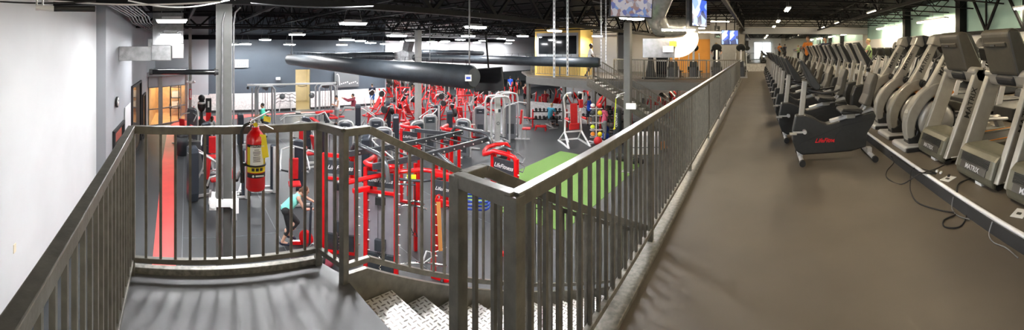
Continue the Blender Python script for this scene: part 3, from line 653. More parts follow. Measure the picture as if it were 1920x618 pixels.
# ---- elliptical with big curved frame
def elliptical():
    t = thing('elliptical_trainer', '', 'elliptical')
    out = [(.14, .06), (.085, .20), (.075, .36), (.11, .52), (.19, .66), (.30, .79), (.43, .89), (.55, .95), (.66, .97)]
    inn = [(.68, .76), (.56, .75), (.46, .68), (.37, .58), (.29, .46), (.245, .34), (.23, .20), (.25, .06)]
    b = MB(); b.prism(smooth2(out) + smooth2(inn), 'y', -.085, .085); b.build('curved_frame', 'silver_warm', t, .025)
    b = MB(); b.prism([(.44, .88), (.66, .95), (.70, .93), (1.03, 1.56), (.92, 1.60), (.88, 1.57), (.60, 1.12)], 'y', -.07, .07); b.build('mast', 'silver_warm', t, .02)
    text('MATRIX', .105, (.745, -.073, 1.245), face_R((.47, 0, .88), (-.88, 0, .47)), 'char_plastic', t, ext=.001, bold=.001)
    b = MB(); b.prism([(.86, 1.57), (.92, 1.72), (1.02, 1.75), (1.13, 1.73), (1.17, 1.66), (1.04, 1.52)], 'y', -.13, .13); b.build('console_shell', 'silver_warm', t, .02)
    b = MB(); b.prism([(1.02, 1.76), (1.16, 1.74), (1.33, 1.44), (1.28, 1.38), (1.17, 1.42), (1.08, 1.56)], 'y', -.19, .19); b.build('console', 'char_plastic', t, .02)
    b = MB(); b.ring((.62, 0, .37), .335, .026, 'y', 36); b.build('wheel_rim', 'black_soft', t)
    b = MB(); b.lathe([(0, -.055), (.20, -.055), (.31, -.04), (.325, 0), (.31, .04), (.20, .055), (0, .055)], (.62, 0, .37), 36, 'y'); b.build('wheel_disc', 'silver', t)
    b = MB(); b.cyl((.62, -.075, .37), (.62, .075, .37), .05); b.build('wheel_hub', 'char_plastic', t, .006)
    b = MB(); b.prism([(-.02, .0), (-.02, .055), (.02, .08), (.32, .065), (.34, .0)], 'y', -.26, .26); b.build('foot_cover', 'silver', t, .015)
    b = MB(); b.bx(.0, .33, -.30, -.262, 0, .06); b.build('foot_bumper', 'black_soft', t, .01); b = MB(); b.bx(.0, .33, .262, .30, 0, .06); b.build('foot_bumper', 'black_soft', t, .01)
    b = MB(); b.prism([(.12, .06), (.11, .16), (.16, .15), (.24, .19), (.27, .26), (.34, .13), (.46, .05), (.3, .04)], 'y', -.10, .10); b.build('frame_boot', 'char_plastic', t, .01)
    for s in (-1, 1):
        b = MB(); b.cyl((.70, s * .08, .88), (.70, s * .15, .88), .075, .055, n=20); b.cyl((.70, s * .15, .88), (.70, s * .20, .88), .04); b.build('pivot', 'char_plastic', t, .006)
        b = MB(); b.tube([(.72, s * .19, .90), (.60, s * .20, .75), (.50, s * .20, .58), (.46, s * .20, .40), (.48, s * .20, .24), (.52, s * .2, .16)], .02); b.build('lower_arm', 'char_plastic', t)
        b = MB(); b.tube([(.72, s * .19, .90), (.82, s * .22, 1.10), (.86, s * .26, 1.30), (1.02, s * .29, 1.42), (1.12, s * .28, 1.52), (1.10, s * .25, 1.66)], [.022, .022, .02, .022, .022, .018]); b.build('moving_handle', 'char_plastic', t)
        b = MB(); b.tube([(.5, s * .2, .17), (.9, s * .2, .28), (1.5, s * .17, .33), (1.95, s * .12, .28)], .03); b.build('pedal_arm', 'silver', t)
        b = MB(); b.bx(1.0, 1.38, s * .2 - .08, s * .2 + .08, .335, .37); b.bx(.98, 1.01, s * .2 - .08, s * .2 + .08, .335, .43); b.build('pedal', 'char_plastic', t, .008)
        b = MB(); b.add([(.62, s * .09, .80), (.84, s * .09, .83), (.80, s * .09, .755), (.60, s * .09, .73)], [(0, 1, 2, 3)]) if False else b.prism([(.56, .72), (.66, .78), (.88, .84), (.90, .80), (.80, .74), (.66, .70)], 'y', s * .06, s * .1); b.build('frame_accent', 'orange', t, label='orange frame accent')
    b = MB(); b.tube([(1.03, -.2, 1.35), (1.12, -.1, 1.32), (.98, 0, 1.33), (1.12, .1, 1.32), (1.03, .2, 1.35)], .016); b.build('fixed_handle', 'char_plastic', t)
    b = MB(); b.bar((.9, 0, .10), (1.95, 0, .10), .14, .08); b.bar((1.95, -.3, .06), (1.95, .3, .06), .1, .1); b.bar((1.9, 0, .1), (1.8, 0, .32), .12, .12); b.build('rear_frame', 'silver_warm', t, .01)
    b = MB(); b.prism([(.66, .70), (.95, .66), (1.3, .55), (1.4, .48), (1.3, .46), (.95, .5), (.8, .62)], 'y', -.07, .07); b.build('rear_fairing', 'grey_plastic', t, .02)
    nest(t, 'mast', 'lettering'); nest(t, 'foot_cover', 'foot_bumper'); nest(t, 'wheel_disc', 'wheel_hub', 'wheel_rim'); nest(t, 'pedal_arm', 'pedal'); nest(t, 'curved_frame', 'frame_accent', 'frame_boot')
    return t
EL = elliptical()
for i, (x, y) in enumerate(((2.09, 5.20), (2.12, 5.98), (2.16, 6.82), (2.17, 7.64))):
    put(EL, (x, y, .135), 0, 'silver elliptical trainer with curved frame, %s from the treadmills' % ('first', 'second', 'third', 'fourth')[i], 'curved-frame elliptical trainers')
# ---- treadmill
def treadmill():
    t = thing('treadmill', '', 'treadmill')
    b = MB(); b.prism([(0, .04), (-.01, .13), (.05, .30), (.12, .36), (.44, .355), (.60, .27), (.66, .20), (.66, .05), (.04, .02)], 'y', -.36, .36); b.build('motor_hood', 'hood_green', t, .03)
    b = MB()
    for k in range(9): z = .205 + k * .0105; x = -.0005 + (z - .13) * .35; b.bx(x - .018, x - .004, -.27, .27, z, z + .004)
    b.build('vent', 'black_soft', t)
    b = MB(); b.prism([(-.008, .125), (.022, .205), (.012, .215), (-.02, .13)], 'y', -.25, .25); b.build('name_panel', 'grey_plastic', t, .004)
    text('MATRIX', .075, (-.012, 0, .168), face_R((0, -1, 0), (.33, 0, 1)), 'silver_light', t, ext=.0015, bold=.0012)
    b = MB(); b.bx(.6, 2.02, -.245, .245, .14, .158); b.build('running_belt', 'black_soft', t)
    for s in (-1, 1):
        b = MB(); b.prism([(.5, .12), (.52, .19), (2.1, .17), (2.12, .10), (.5, .08)], 'y', s * .25, s * .38); b.build('side_rail', 'grey_plastic', t, .012)
        b = MB(); b.bx(.65, 2.0, s * .262 - .006, s * .262 + .006, .188, .196); b.build('side_stripe', 'orange', t, label='orange stripe along the side rail')
        b = MB(); b.prism([(.02, .09), (.27, .10), (.70, 1.14), (.70, 1.22), (.52, 1.22), (.47, 1.16)], 'y', s * .345, s * .43); b.build('upright', 'silver_warm', t, .014)
        b = MB(); b.tube([(.60, s * .40, 1.19), (.74, s * .41, 1.15), (1.0, s * .41, 1.10), (1.12, s * .41, 1.06)], [.05, .045, .03, .02]); b.build('side_handrail', 'char_plastic', t)
        b = MB(); b.cyl((.10, s * .30, .045), (.10, s * .36, .045), .048, n=18); b.build('wheel', 'black_soft', t, .006)
        b = MB(); b.bx(-.014, -.004, s * .39 - .02, s * .39 + .02, .10, .112) if False else b.bx(.10, .22, s * .432 - .002, s * .432 + .002, .10, .112); b.build('reflector_strip', 'label_white', t)
    text('MATRIX', .115, (.40, -.432, .78), face_R((.33, 0, .94), (-.94, 0, .33)), 'char_plastic', t, ext=.001, bold=.001)
    b = MB(); b.prism([(.50, 1.05), (.44, 1.20), (.50, 1.25), (.66, 1.23), (.76, 1.15), (.70, 1.07), (.60, 1.02)], 'y', -.43, .43); b.build('cross_rail', 'silver_warm', t, .03)
    b = MB(); b.prism([(.46, 1.06), (.42, 1.15), (.48, 1.20), (.70, 1.20), (.72, 1.10), (.6, 1.04)], 'y', -.17, .17); b.build('console_neck', 'black_soft', t, .03)
    b = MB(); b.prism([(.42, 1.19), (.29, 1.62), (.28, 1.68), (.35, 1.725), (.46, 1.71), (.70, 1.27), (.68, 1.19), (.54, 1.14)], 'y', -.27, .27); b.build('console', 'grey_plastic', t, .03)
    b = MB(); b.prism([(.33, 1.50), (.30, 1.515), (.285, 1.555), (.31, 1.57)], 'y', -.2, .2); b.build('console_shelf', 'grey_plastic', t, .008)
    b = MB(); b.bx(.286, .30, -.02, .07, 1.515, 1.535); b.build('socket', 'black_soft', t)
    b = MB(); b.add([(.485, -.22, 1.67), (.485, .22, 1.67), (.698, .22, 1.29), (.698, -.22, 1.29)], [(0, 1, 2, 3)]); o = b.build('console_screen', 'dark_glass', t); o.location = (.012, 0, .008)
    b = MB(); b.bx(.02, .10, -.14, -.02, .0, .03); b.build('power_plug', 'label_white', t)
    nest(t, 'motor_hood', 'vent', 'name_panel'); nest(t, 'console', 'console_screen', 'console_shelf', 'socket'); nest(t, 'side_rail', 'side_stripe'); nest(t, 'upright', 'reflector_strip')
    for c_ in list(t.children):
        if c_.name.startswith('lettering'): c_.parent = [q for q in t.children if q.name.startswith('motor_hood' if mid(c_).z < .4 else 'upright') and abs(mid(q).y - mid(c_).y) < .4][0]
    return t
TM = treadmill()
for i, y in enumerate((2.52, 3.47, 4.55)):
    put(TM, (2.27, y, .135), 0, ('treadmill cut off by the edge of the photo, only its motor hood corner showing', 'biggest treadmill, its grey console back facing the walkway at the photo edge', 'treadmill standing next to the silver elliptical trainers')[i], 'treadmills on the platform')
# ---- upright cross trainer with ball-jointed poles
def cross_trainer():
    t = thing('cross_trainer', '', 'elliptical')
    b = MB(); b.prism([(.0, .05), (.02, .40), (.10, .62), (.30, .66), (.62, .52), (.95, .36), (1.0, .05)], 'y', -.13, .13); b.build('body', 'char_plastic', t, .03)
    b = MB(); b.bar((.18, 0, .6), (.30, 0, 1.2), .10, .08); b.build('mast', 'silver_warm', t, .01)
    b = MB(); b.prism([(.10, 1.62), (.16, 1.65), (.50, 1.16), (.46, 1.10), (.36, 1.12)], 'y', -.24, .24); b.build('console', 'char_plastic', t, .02)
    b = MB(); b.prism([(.08, 1.60), (.10, 1.62), (.36, 1.12), (.30, 1.12)], 'y', -.15, .15); b.build('console_back', 'silver_warm', t, .01)
    for s in (-1, 1):
        b = MB(); b.cyl((.36, s * .27, .25), (.36, s * .27, 1.02), .032, .028); b.build('pole', 'silver', t)
        b = MB(); b.ell((.36, s * .27, 1.03), .058); b.cyl((.36, s * .27, .96), (.36, s * .27, 1.0), .045); b.build('ball_joint', 'char_plastic', t)
        b = MB(); b.tube([(.36, s * .27, 1.06), (.42, s * .29, 1.2), (.55, s * .30, 1.34), (.60, s * .27, 1.45)], .018); b.build('moving_handle', 'char_plastic', t)
        b = MB(); b.bar((.3, s * .27, .24), (1.5, s * .22, .30), .05, .06); b.build('pedal_arm', 'silver_warm', t)
        b = MB(); b.bx(.85, 1.25, s * .25 - .08, s * .25 + .08, .32, .38); b.build('pedal', 'char_plastic', t, .01)
    b = MB(); b.bar((.05, -.3, .04), (.05, .3, .04), .09, .07); b.build('front_foot', 'silver_warm', t, .01); b = MB(); b.bar((1.6, -.3, .04), (1.6, .3, .04), .09, .07); b.bar((.9, 0, .06), (1.6, 0, .06), .12, .08); b.build('rear_foot', 'silver_warm', t, .01)
    return t
CT = cross_trainer()
for i in range(14):
    put(CT, (2.2 + .03 * (i % 2), 8.55 + .86 * i, .135), 0, 'cross trainer with ball-jointed poles, %s in the line behind the bikes' % ORD[i], 'cross trainers with ball-jointed poles')
# ---- second line on the platform: slim treadmills and climbers
def slim_treadmill():
    t = thing('treadmill', '', 'treadmill')
    b = MB(); b.prism([(0, .03), (.04, .28), (.4, .30), (.6, .18), (2.0, .15), (2.0, .03)], 'y', -.33, .33); b.build('deck', 'char_plastic', t, .02)
    for s in (-1, 1):
        b = MB(); b.prism([(.08, .1), (.22, .1), (.52, 1.25), (.42, 1.28)], 'y', s * .33, s * .39); b.build('upright', 'silver_light', t, .01)
        b = MB(); b.tube([(.46, s * .36, 1.2), (.62, s * .37, 1.12), (.95, s * .37, .98)], .028); b.build('side_handrail', 'char_plastic', t)
    b = MB(); b.prism([(.33, 1.22), (.26, 1.52), (.34, 1.56), (.62, 1.26), (.56, 1.18)], 'y', -.34, .34); b.build('console', 'char_plastic', t, .03)
    b = MB(); b.bx(.6, 1.95, -.23, .23, .15, .165); b.build('running_belt', 'black_soft', t)
    return t
ST = slim_treadmill()
for i in range(15):
    put(ST, (4.75, 5.2 + .95 * i, .135), .0, 'slim treadmill with pale uprights, %s in the line behind the front machines' % ORD[i], 'slim treadmills in the middle line')
def climber():
    t = thing('stair_climber', '', 'stair climber')
    b = MB(); b.prism([(0, .02), (.02, .55), (.18, .85), (.30, .85), (.42, .62), (1.2, .3), (1.25, .02)], 'y', -.2, .2); b.build('body', 'graphite', t, .06)
    b = MB(); b.bar((.2, 0, .8), (.26, 0, 1.4), .1, .07); b.build('mast', 'silver', t, .01)
    b = MB(); b.lathe([(0, 0), (.17, 0), (.2, .03), (.2, .07), (.15, .09), (0, .09)], (0, 0, 0), 20, 'x'); o = b.build('console', 'char_plastic', t, .01); o.location = (.2, 0, 1.5); o.rotation_euler = (0, -.3, 0); o.scale = (1, 1.25, 1)
    for s in (-1, 1):
        b = MB(); b.tube([(.1, s * .28, .05), (.16, s * .29, .6), (.3, s * .27, .95), (.34, s * .25, 1.25)], .022); b.build('moving_handle', 'silver_light', t)
        b = MB(); b.bx(.6, 1.05, s * .26 - .07, s * .26 + .07, .28, .34); b.build('pedal', 'char_plastic', t, .01)
        b = MB(); b.cyl((.12, s * .22, .5), (.12, s * .27, .5), .09); b.build('side_disc', 'char_plastic', t)
    b = MB(); b.bar((.03, -.34, .04), (.03, .34, .04), .08, .07); b.build('front_foot', 'silver', t, .01); b = MB(); b.bar((1.2, -.3, .04), (1.2, .3, .04), .08, .07); b.build('rear_foot', 'silver', t, .01)
    return t
CL = climber()
# row on the far gallery, consoles towards the hall (local -X -> world -Y)
for i, (px, r) in enumerate(((1261, 20.6), (1299, 20.5), (1343, 20.4), (1389, 20.8))):
    p = Q(px, r); put(CL, (p.x, p.y, 0), PI / 2, 'dark rounded elliptical on the far gallery, %s' % ('one nearest the dark tower', 'second from the dark tower', 'with the man in black on it', 'beside the end of the walkway railing')[i], 'rounded ellipticals on the gallery', 1.12)
for i in range(8):
    put(CL, (8.15, 8.0 + 1.75 * i, .135), PI, 'rounded stair climber near the teal wall, %s in its line' % ORD[i], 'stair climbers along the teal wall')
def tower_unit():
    p = Q(1220, 20.7); t = thing('dumbbell_tower', 'dark tapering equipment tower behind the gallery railing', 'equipment tower', (p.x, p.y, 0), .1)
    b = MB(); b.prism([(-.26, .08), (.26, .08), (.12, 1.05), (.11, 1.3), (-.11, 1.3), (-.12, 1.05)], 'y', -.2, .2); b.build('body', 'char_plastic', t, .03)
    b = MB(); b.bx(-.42, .42, -.35, .35, 0, .08); b.build('base', 'black_soft', t, .01)
    b = MB(); b.lathe([(0, 0), (.14, 0), (.13, .08), (.08, .14), (0, .15)], (0, 0, 1.3)); b.build('cap', 'char_plastic', t)
    t.name = 'equipment_tower'
    p = Q(1243, 21.5); t = thing('vending_cabinet', 'black cabinet behind the gallery railing beside the orange wall', 'cabinet', (p.x, p.y, 0), 0)
    b = MB(); b.bx(-.35, .35, -.3, .3, 0, 1.25); b.build('body', 'black_soft', t, .02); b = MB(); b.bx(-.28, .28, -.32, -.3, .2, 1.1); b.build('door', 'dark_glass', t, .01); b = MB(); b.bx(-.3, .3, -.325, -.3, .93, 1.0); b.build('handle', 'silver', t)
tower_unit()
# cables on the floor in front of the treadmills
def cable(name, pts, label, m='black_soft', r=.007):
    P3 = [V3(p) for p in pts]; out = []
    for i in range(len(P3) - 1):
        a, b_, c, d = P3[max(i - 1, 0)], P3[i], P3[i + 1], P3[min(i + 2, len(P3) - 1)]
        for k in range(6):
            s = k / 6; out.append(.5 * ((2 * b_) + (c - a) * s + (2 * a - 5 * b_ + 4 * c - d) * s * s + (3 * b_ - a - 3 * c + d) * s ** 3))
    out.append(P3[-1]); o = MB().tube(out, r, 6).build(name, m); return tag(o, label, 'cable')
fl = lambda x, y, z=.008: tuple(G(x, y, z))
pl = lambda x, y, z=.145: tuple(G(x, y, z))
cable('power_cable', [pl(1782, 302), pl(1755, 316), pl(1722, 327, .16), fl(1690, 345), fl(1664, 334), fl(1663, 320), fl(1676, 304), (1.90, 5.0, .1), pl(1716, 320, .16), pl(1756, 325)], 'black power cable looping off the platform below the farther treadmill')
cable('power_cable', [pl(1830, 331), pl(1800, 342), pl(1794, 358, .16), fl(1801, 384), fl(1812, 402), fl(1800, 424), fl(1772, 425), fl(1770, 412), fl(1792, 400), fl(1760, 393), fl(1722, 380), fl(1708, 360), fl(1707, 340), (1.93, 4.3, .12), pl(1755, 324)], 'long black power cable with a big loop on the floor before the treadmills')
cable('power_cable', [(1.925, 3.3, .11), (1.88, 3.25, .02), (1.86, 3.1, .01), (1.90, 2.95, .02)], 'short pale cable hanging from the platform edge before the biggest treadmill', 'galv_dull', .006)
cable('power_cable', [(1.92, 2.62, .12), (1.87, 2.6, .03), (1.85, 2.5, .01), (1.88, 2.38, .01), (1.86, 2.2, .01)], 'short pale cable on the floor at the photo edge below the platform', 'galv_dull', .006)
for (px, py), d in (((1778, 335), 'beside the plugs of the farther treadmill'), ((1912, 400), 'at the photo edge before the biggest treadmill')):
    p = G(px, py, .135); t = thing('floor_socket_plate', 'white floor socket plate on the platform ' + d, 'socket', p, .5)
    MB().bx(-.09, .09, -.06, .06, 0, .006).build('plate', 'label_white', t, .002); MB().bx(-.035, .0, -.02, .02, .006, .012).build('socket', 'grey_plastic', t)
for (px, py), d in (((1757, 322), 'first'), ((1764, 325), 'second'), ((1779, 331), 'third')):
    o = MB().bar((-.025, 0, .012), (.025, 0, .012), .026, .024).build('power_plug', 'black_soft' if d == 'third' else 'white_paint', bev=.004); o.location = G(px, py, .136); o.rotation_euler = (0, 0, .8)
    tag(o, '%s power plug lying on the platform by the floor socket plate, %s from the ellipticals' % ('black' if d == 'third' else 'white', d), 'plug')
# ================================================================ HALL EQUIPMENT
def at(x, y=None, r=None, z=LZ):
    return G(x, y, z) if r is None else Vector((*Q(x, r)[:2], z))
def face_cam(p, off=0.):                # heading of local +Y towards the landing, plus an offset
    return math.atan2(-p.y, -p.x) - PI / 2 + off
def pad(t, name, c, d, R=None, m='red_pad', bev=.025): b = MB(); b.box(c, d, R); return b.build(name, m, t, bev)
def two(t, name, m, fn, bev=0):
    for s in (-1, 1): b = MB(); fn(b, s); b.build(name, m, t, bev)
# ---- selectorised machine; the tower stands at the origin, the seat on the +Y side
def tower(t, h=1.6):
    b = MB(); b.prism([(-.02, .04), (.30, .04), (.36, .30), (.36, h - .12), (.30, h - .02), (.1, h + .04), (-.02, h + .02)], 'y', -.14, .14); b.build('shroud', 'shroud_dark', t, .04)
    b = MB(); b.tube([(-.06, 0, .02), (-.06, 0, h - .06), (-.04, 0, h)], .055, 10); b.build('column', 'silver', t)
    b = MB(); b.box((.17, -.142, h - .18), (.26, .006, .16)); b.build('label_plate', 'graphite', t)
    b = MB(); b.box((.17, -.146, h - .15), (.12, .003, .02)); b.build('maker_mark', 'label_white', t)
def machine_press():
    t = thing('weight_machine', '', 'gym machine'); tower(t)
    b = MB(); b.bar((-.06, 0, .06), (-.06, 1.25, .06), .07, .07); b.bar((-.5, 1.25, .05), (.4, 1.25, .05), .07, .06); b.bar((-.06, .8, .06), (-.06, .8, .45), .07, .07); b.build('frame', 'silver', t, .006)
    pad(t, 'seat', (-.06, .80, .5), (.36, .36, .08)); pad(t, 'backrest', (-.06, .56, .88), (.28, .08, .66), RX(-.12))
    b = MB(); b.tube([(-.06, .2, .5), (-.06, .42, .9), (-.06, .48, 1.5)], .03); b.build('backrest_post', 'silver', t)
    two(t, 'press_arm', 'silver', lambda b, s: b.tube([(-.06, .1, 1.45), (-.06 + s * .35, .3, 1.4), (-.06 + s * .42, .75, 1.1), (-.06 + s * .42, .95, .95)], .028))
    two(t, 'hand_grip', 'black_soft', lambda b, s: b.cyl((-.06 + s * .42, .93, .97), (-.06 + s * .2, .98, .93), .026))
    nest(t, 'shroud', 'label_plate', 'maker_mark'); nest(t, 'press_arm', 'hand_grip')
    return t
def machine_leg():
    t = thing('weight_machine', '', 'gym machine'); tower(t, 1.45)
    b = MB(); b.bar((-.06, 0, .06), (-.06, 1.1, .06), .07, .06); b.bar((.3, .0, .06), (.3, 1.1, .06), .06, .06); b.bar((-.5, 1.1, .05), (.5, 1.1, .05), .07, .06); b.build('frame', 'silver', t, .006)
    pad(t, 'seat', (.1, .75, .55), (.42, .45, .09), RX(.1)); pad(t, 'backrest', (.1, .48, .9), (.36, .09, .6), RX(-.25))
    two(t, 'lever', 'silver', lambda b, s: b.tube([(.1 + s * .28, .6, .6), (.1 + s * .3, .9, .75), (.1 + s * .3, 1.1, .7), (.1 + s * .3, 1.18, .45)], .03))
    b = MB(); b.cyl((-.2, 1.18, .42), (.4, 1.18, .42), .06); b.build('roller_pad', 'black_soft', t)
    two(t, 'hand_grip', 'black_soft', lambda b, s: b.cyl((.1 + s * .28, .66, .64), (.1 + s * .28, .5, .72), .024))
    nest(t, 'shroud', 'label_plate', 'maker_mark'); nest(t, 'lever', 'hand_grip')
    return t
def machine_front():   # broad tower seen from its front: silver hoop around a dark panel
    t = thing('weight_machine', '', 'gym machine'); h = 1.55
    b = MB(); b.tube([(-.3, 0, .02), (-.3, 0, h - .1), (-.24, 0, h - .02), (-.1, 0, h + .03), (.1, 0, h + .03), (.24, 0, h - .02), (.3, 0, h - .1), (.3, 0, .02)], .04, 8); b.build('hoop', 'silver', t)
    b = MB(); b.prism([(-.26, .06), (.26, .06), (.26, h - .12), (.2, h - .03), (-.2, h - .03), (-.26, h - .12)], 'y', -.09, .09); b.build('shroud', 'shroud', t, .02)
    b = MB(); b.box((0, .095, h - .2), (.40, .01, .24)); b.build('label_plate', 'shroud_dark', t, .003)
    b = MB(); b.box((0, .102, h - .2), (.16, .004, .02)); b.build('maker_mark', 'label_white', t)
    b = MB(); b.box((0, .095, .45), (.3, .01, .5)); b.build('weight_stack', 'graphite', t)
    b = MB(); b.bar((0, -.05, .05), (0, -1.2, .05), .07, .07); b.bar((-.4, -1.2, .05), (.4, -1.2, .05), .07, .06); b.bar((0, -.75, .05), (0, -.75, .45), .07, .07); b.build('frame', 'silver', t, .006)
    pad(t, 'seat', (0, -.75, .5), (.36, .36, .08)); pad(t, 'backrest', (0, -.95, .9), (.28, .08, .6), RX(.1))
    two(t, 'press_arm', 'silver', lambda b, s: b.tube([(s * .1, -.1, 1.35), (s * .4, -.3, 1.3), (s * .42, -.6, 1.05)], .026))
    nest(t, 'shroud', 'label_plate', 'maker_mark', 'weight_stack')
    return t
MP, ML, MF = machine_press(), machine_leg(), machine_front()
def pt(x, ytop, h=1.6): return at(x, r=(H - LZ - h) * F / (ytop - HY))
g = 'cable weight machines in the hall'
OCC = []
def pm(proto, p, off, label, sc_=None): OCC.append(p.copy()); put(proto, p, face_cam(p, off), label, g, sc_)
pm(MP, at(358, 374), 1.9, 'weight machine with dark rounded tower standing beside the red floor path')
pm(ML, at(462, 371), -1.5, 'weight machine partly behind the hanging fire extinguisher')
pm(ML, at(515, 360), -1.6, 'leg machine with curled silver levers between extinguisher and red bench pad')
pm(MP, at(551, r=11.9), .1, 'chest press with long red back pad behind the woman in aqua top', (-1, 1, 1))
pm(MP, at(394, r=14.7), .05, 'weight machine with red pad beside the grey column, below the man in grey hoodie')
pm(MF, at(361, 262), 2.6, 'weight machine between the bin and the grey column')
pm(ML, pt(450, 207), 1.7, 'weight machine with pale tower cap in front of the pale wall panel, by the grey column')
pm(MP, at(567, r=15.9), .1, 'chest press with tilted red back pad, behind the one nearest the woman', (-1, 1, 1))
pm(MF, pt(648, 225), -.2, 'broad weight machine tower behind the corner of the landing railing')
pm(MP, pt(671, 196), 1.6, 'slim dark weight tower in front of the man in maroon')
pm(MF, pt(706, 221), -.1, 'broad silver-hooped weight tower, upper of the two one above the other')
pm(MF, pt(719, 238), .0, 'broad silver-hooped weight tower with white note, lower of the two')
pm(MP, pt(727, 190), 1.7, 'slim dark weight tower beside the person bending in black')
pm(ML, pt(742, 208), 1.6, 'tall dark weight machine with sloping red seat behind the sloping stair rail')
pm(MP, pt(822, 198), -1.2, 'silver-grey weight tower, left one of the pair in front of the red machines')
pm(ML, pt(842, 201), 1.7, 'silver-grey weight tower, right one of the pair in front of the red machines')
pm(MF, pt(869, 222), -.3, 'dark-faced weight tower behind the right end of the monkey bars')
pm(MF, pt(806, 214), .2, 'small silver weight machine with roller arms behind the red hoops')
pm(MF, pt(901, 199), -.1, 'broad silver weight tower left of the tall silver arches')
pm(MF, pt(783, 226), .6, 'silver weight machine with peaked arms behind the red hoops')
pm(MP, pt(690, 252), 1.3, 'weight machine with red seat low behind the landing railing corner')
pm(ML, pt(612, 232), -1.0, 'weight machine behind the corner post of the landing')
# ---- silver functional machine with hooped uprights
def arch_machine():
    t = thing('cable_machine', '', 'gym machine'); h = 2.25
    for y in (-.3, .3):
        b = MB(); b.tube([(-.55, y, .02), (-.55, y, h - .25), (-.48, y, h - .06), (-.3, y, h), (.2, y, h), (.38, y, h - .06), (.45, y, h - .25), (.45, y, .02)], .045, 10); b.build('arch', 'silver_light', t)
    b = MB(); b.bar((-.05, 0, .05), (-.05, 0, h), .26, .10, (0, 1, 0)); b.build('mast', 'silver', t, .01)
    b = MB(); b.box((-.05, .06, 1.55), (.3, .02, .2)); b.build('placard', 'label_white', t); b = MB(); b.box((-.12, .075, 1.55), (.14, .01, .16)); b.build('display', 'graphite', t)
    b = MB(); b.ring((-.05, .07, .95), .07, .012, 'y', 18); b.build('emblem', 'graphite', t)
    b = MB(); b.bx(-.25, .15, -.32, .32, .02, .12); b.build('base', 'silver', t, .01)
    b = MB(); b.bar((-.55, -.3, .05), (-.55, .3, .05), .08, .06); b.build('foot_bar', 'silver', t); b = MB(); b.bar((.45, -.3, .05), (.45, .3, .05), .08, .06); b.build('foot_bar', 'silver', t)
    b = MB(); b.bar((.45, .3, .4), (.62, .75, .15), .05, .03); b.build('brace', 'silver_light', t)
    return t
AM = arch_machine()
p = at(931, 268); put(AM, p, face_cam(p, .5), 'tall silver cable machine with hooped uprights, nearer one', g)
p = at(948, 255); put(AM, p, face_cam(p, .4), 'tall silver cable machine with hooped uprights, behind the nearer one', g)
def lat_machine(loc, rz, label):
    t = thing('weight_machine', label, 'gym machine', loc, rz)
    b = MB(); b.prism([(-.25, .02), (.25, .02), (.25, 1.75), (-.25, 1.8)], 'y', -.1, .1); b.build('shroud', 'shroud', t, .03)
    b = MB(); b.box((0, .105, .55), (.34, .01, .5)); b.build('weight_stack', 'graphite', t); b = MB(); b.box((0, .105, .5), (.1, .02, .12)); b.build('stack_label', 'shroud_dark', t)
    b = MB(); b.tube([(-.3, .1, .8), (-.3, .15, 1.55), (-.2, .2, 1.7), (.4, .2, 1.9), (.8, .2, 1.85)], .035); b.build('arm', 'silver_light', t)
    pad(t, 'backrest', (.52, .1, 1.15), (.10, .3, .7), RY(.1)); pad(t, 'seat', (.78, .1, .58), (.42, .36, .08))
    b = MB(); b.bar((.55, .1, .05), (.62, .1, 1.5), .06, .06); b.bar((.2, .1, .06), (.95, .1, .06), .07, .06); b.bar((.75, .1, .05), (.75, .1, .55), .06, .06); b.build('frame', 'silver', t, .006)
lat_machine(at(958, 261), face_cam(at(958, 261), -.1), 'grey weight machine with upright red back pad right of the silver arches'); bpy.data.objects[[o.name for o in sc.objects if o.get('label', '').startswith('grey weight machine with upright')][0]].scale = (-1, 1, 1)
g = None
# ---- cable crossover station
def crossover():
    c0, c1 = at(497, r=21.6), at(610, r=22.6); m = (c0 + c1) / 2; d = (c1 - c0); rz = math.atan2(d.y, d.x); L = d.length / 2
    t = thing('cable_crossover', 'large silver cable crossover station with long overhead beam before the navy wall', 'gym machine', m, rz)
    for s in (-1, 1):
        for k in (-1, 1):
            b = MB(); b.tube([(s * L - .5, k * .35, .02), (s * L - .5, k * .35, 2.2), (s * L - .35, k * .35, 2.38), (s * L + .35, k * .35, 2.38), (s * L + .5, k * .35, 2.2), (s * L + .5, k * .35, .02)], .06, 10); b.build('hoop', 'silver_mid', t)
        for k in (-1, 1):
            b = MB(); b.bx(s * L - .14, s * L + .14, k * .3 - .06, k * .3 + .06, .1, .75); b.build('weight_stack', 'graphite', t, .01)
            for q in (-.08, .08): MB().cyl((s * L + q, k * .3, .1), (s * L + q, k * .3, 2.3), .012, n=6).build('guide_rod', 'chrome', t)
        b = MB(); b.cyl((s * L, -.35, 2.28), (s * L, .35, 2.28), .13, n=16); b.build('pulley', 'black_soft', t)
        for k in (-1, 1): MB().cyl((s * (L + .75), k * .1, .6), (s * (L + .75), k * .1, 2.3), .03, n=8).build('adjuster_column', 'silver_mid', t)
        b = MB(); b.lathe([(0, -.02), (.17, -.02), (.17, .02), (0, .02)], (s * (L - .9) if s > 0 else -L + 1.0, -.1, 1.75), 20, 'y'); b.build('round_sign', 'poster', t)
        b = MB(); b.bar((s * L - .5, 0, .05), (s * L + .5, 0, .05), .8, .06); b.build('base', 'silver', t, .01)
    b = MB(); b.bar((-L - 1.05, 0, 2.44), (L + .7, 0, 2.44), .09, .10); b.build('overhead_beam', 'silver_light', t, .01)
    b = MB(); b.ell((-L - 1.0, 0, 2.28), .08); b.build('ball_stop', 'black_soft', t)
    for x in (-.9, .4): MB().tube([(x - .3, 0, 2.34), (x, 0, 2.28), (x + .3, 0, 2.34)], .02, 6).build('pull_up_grip', 'black_soft', t)
crossover()
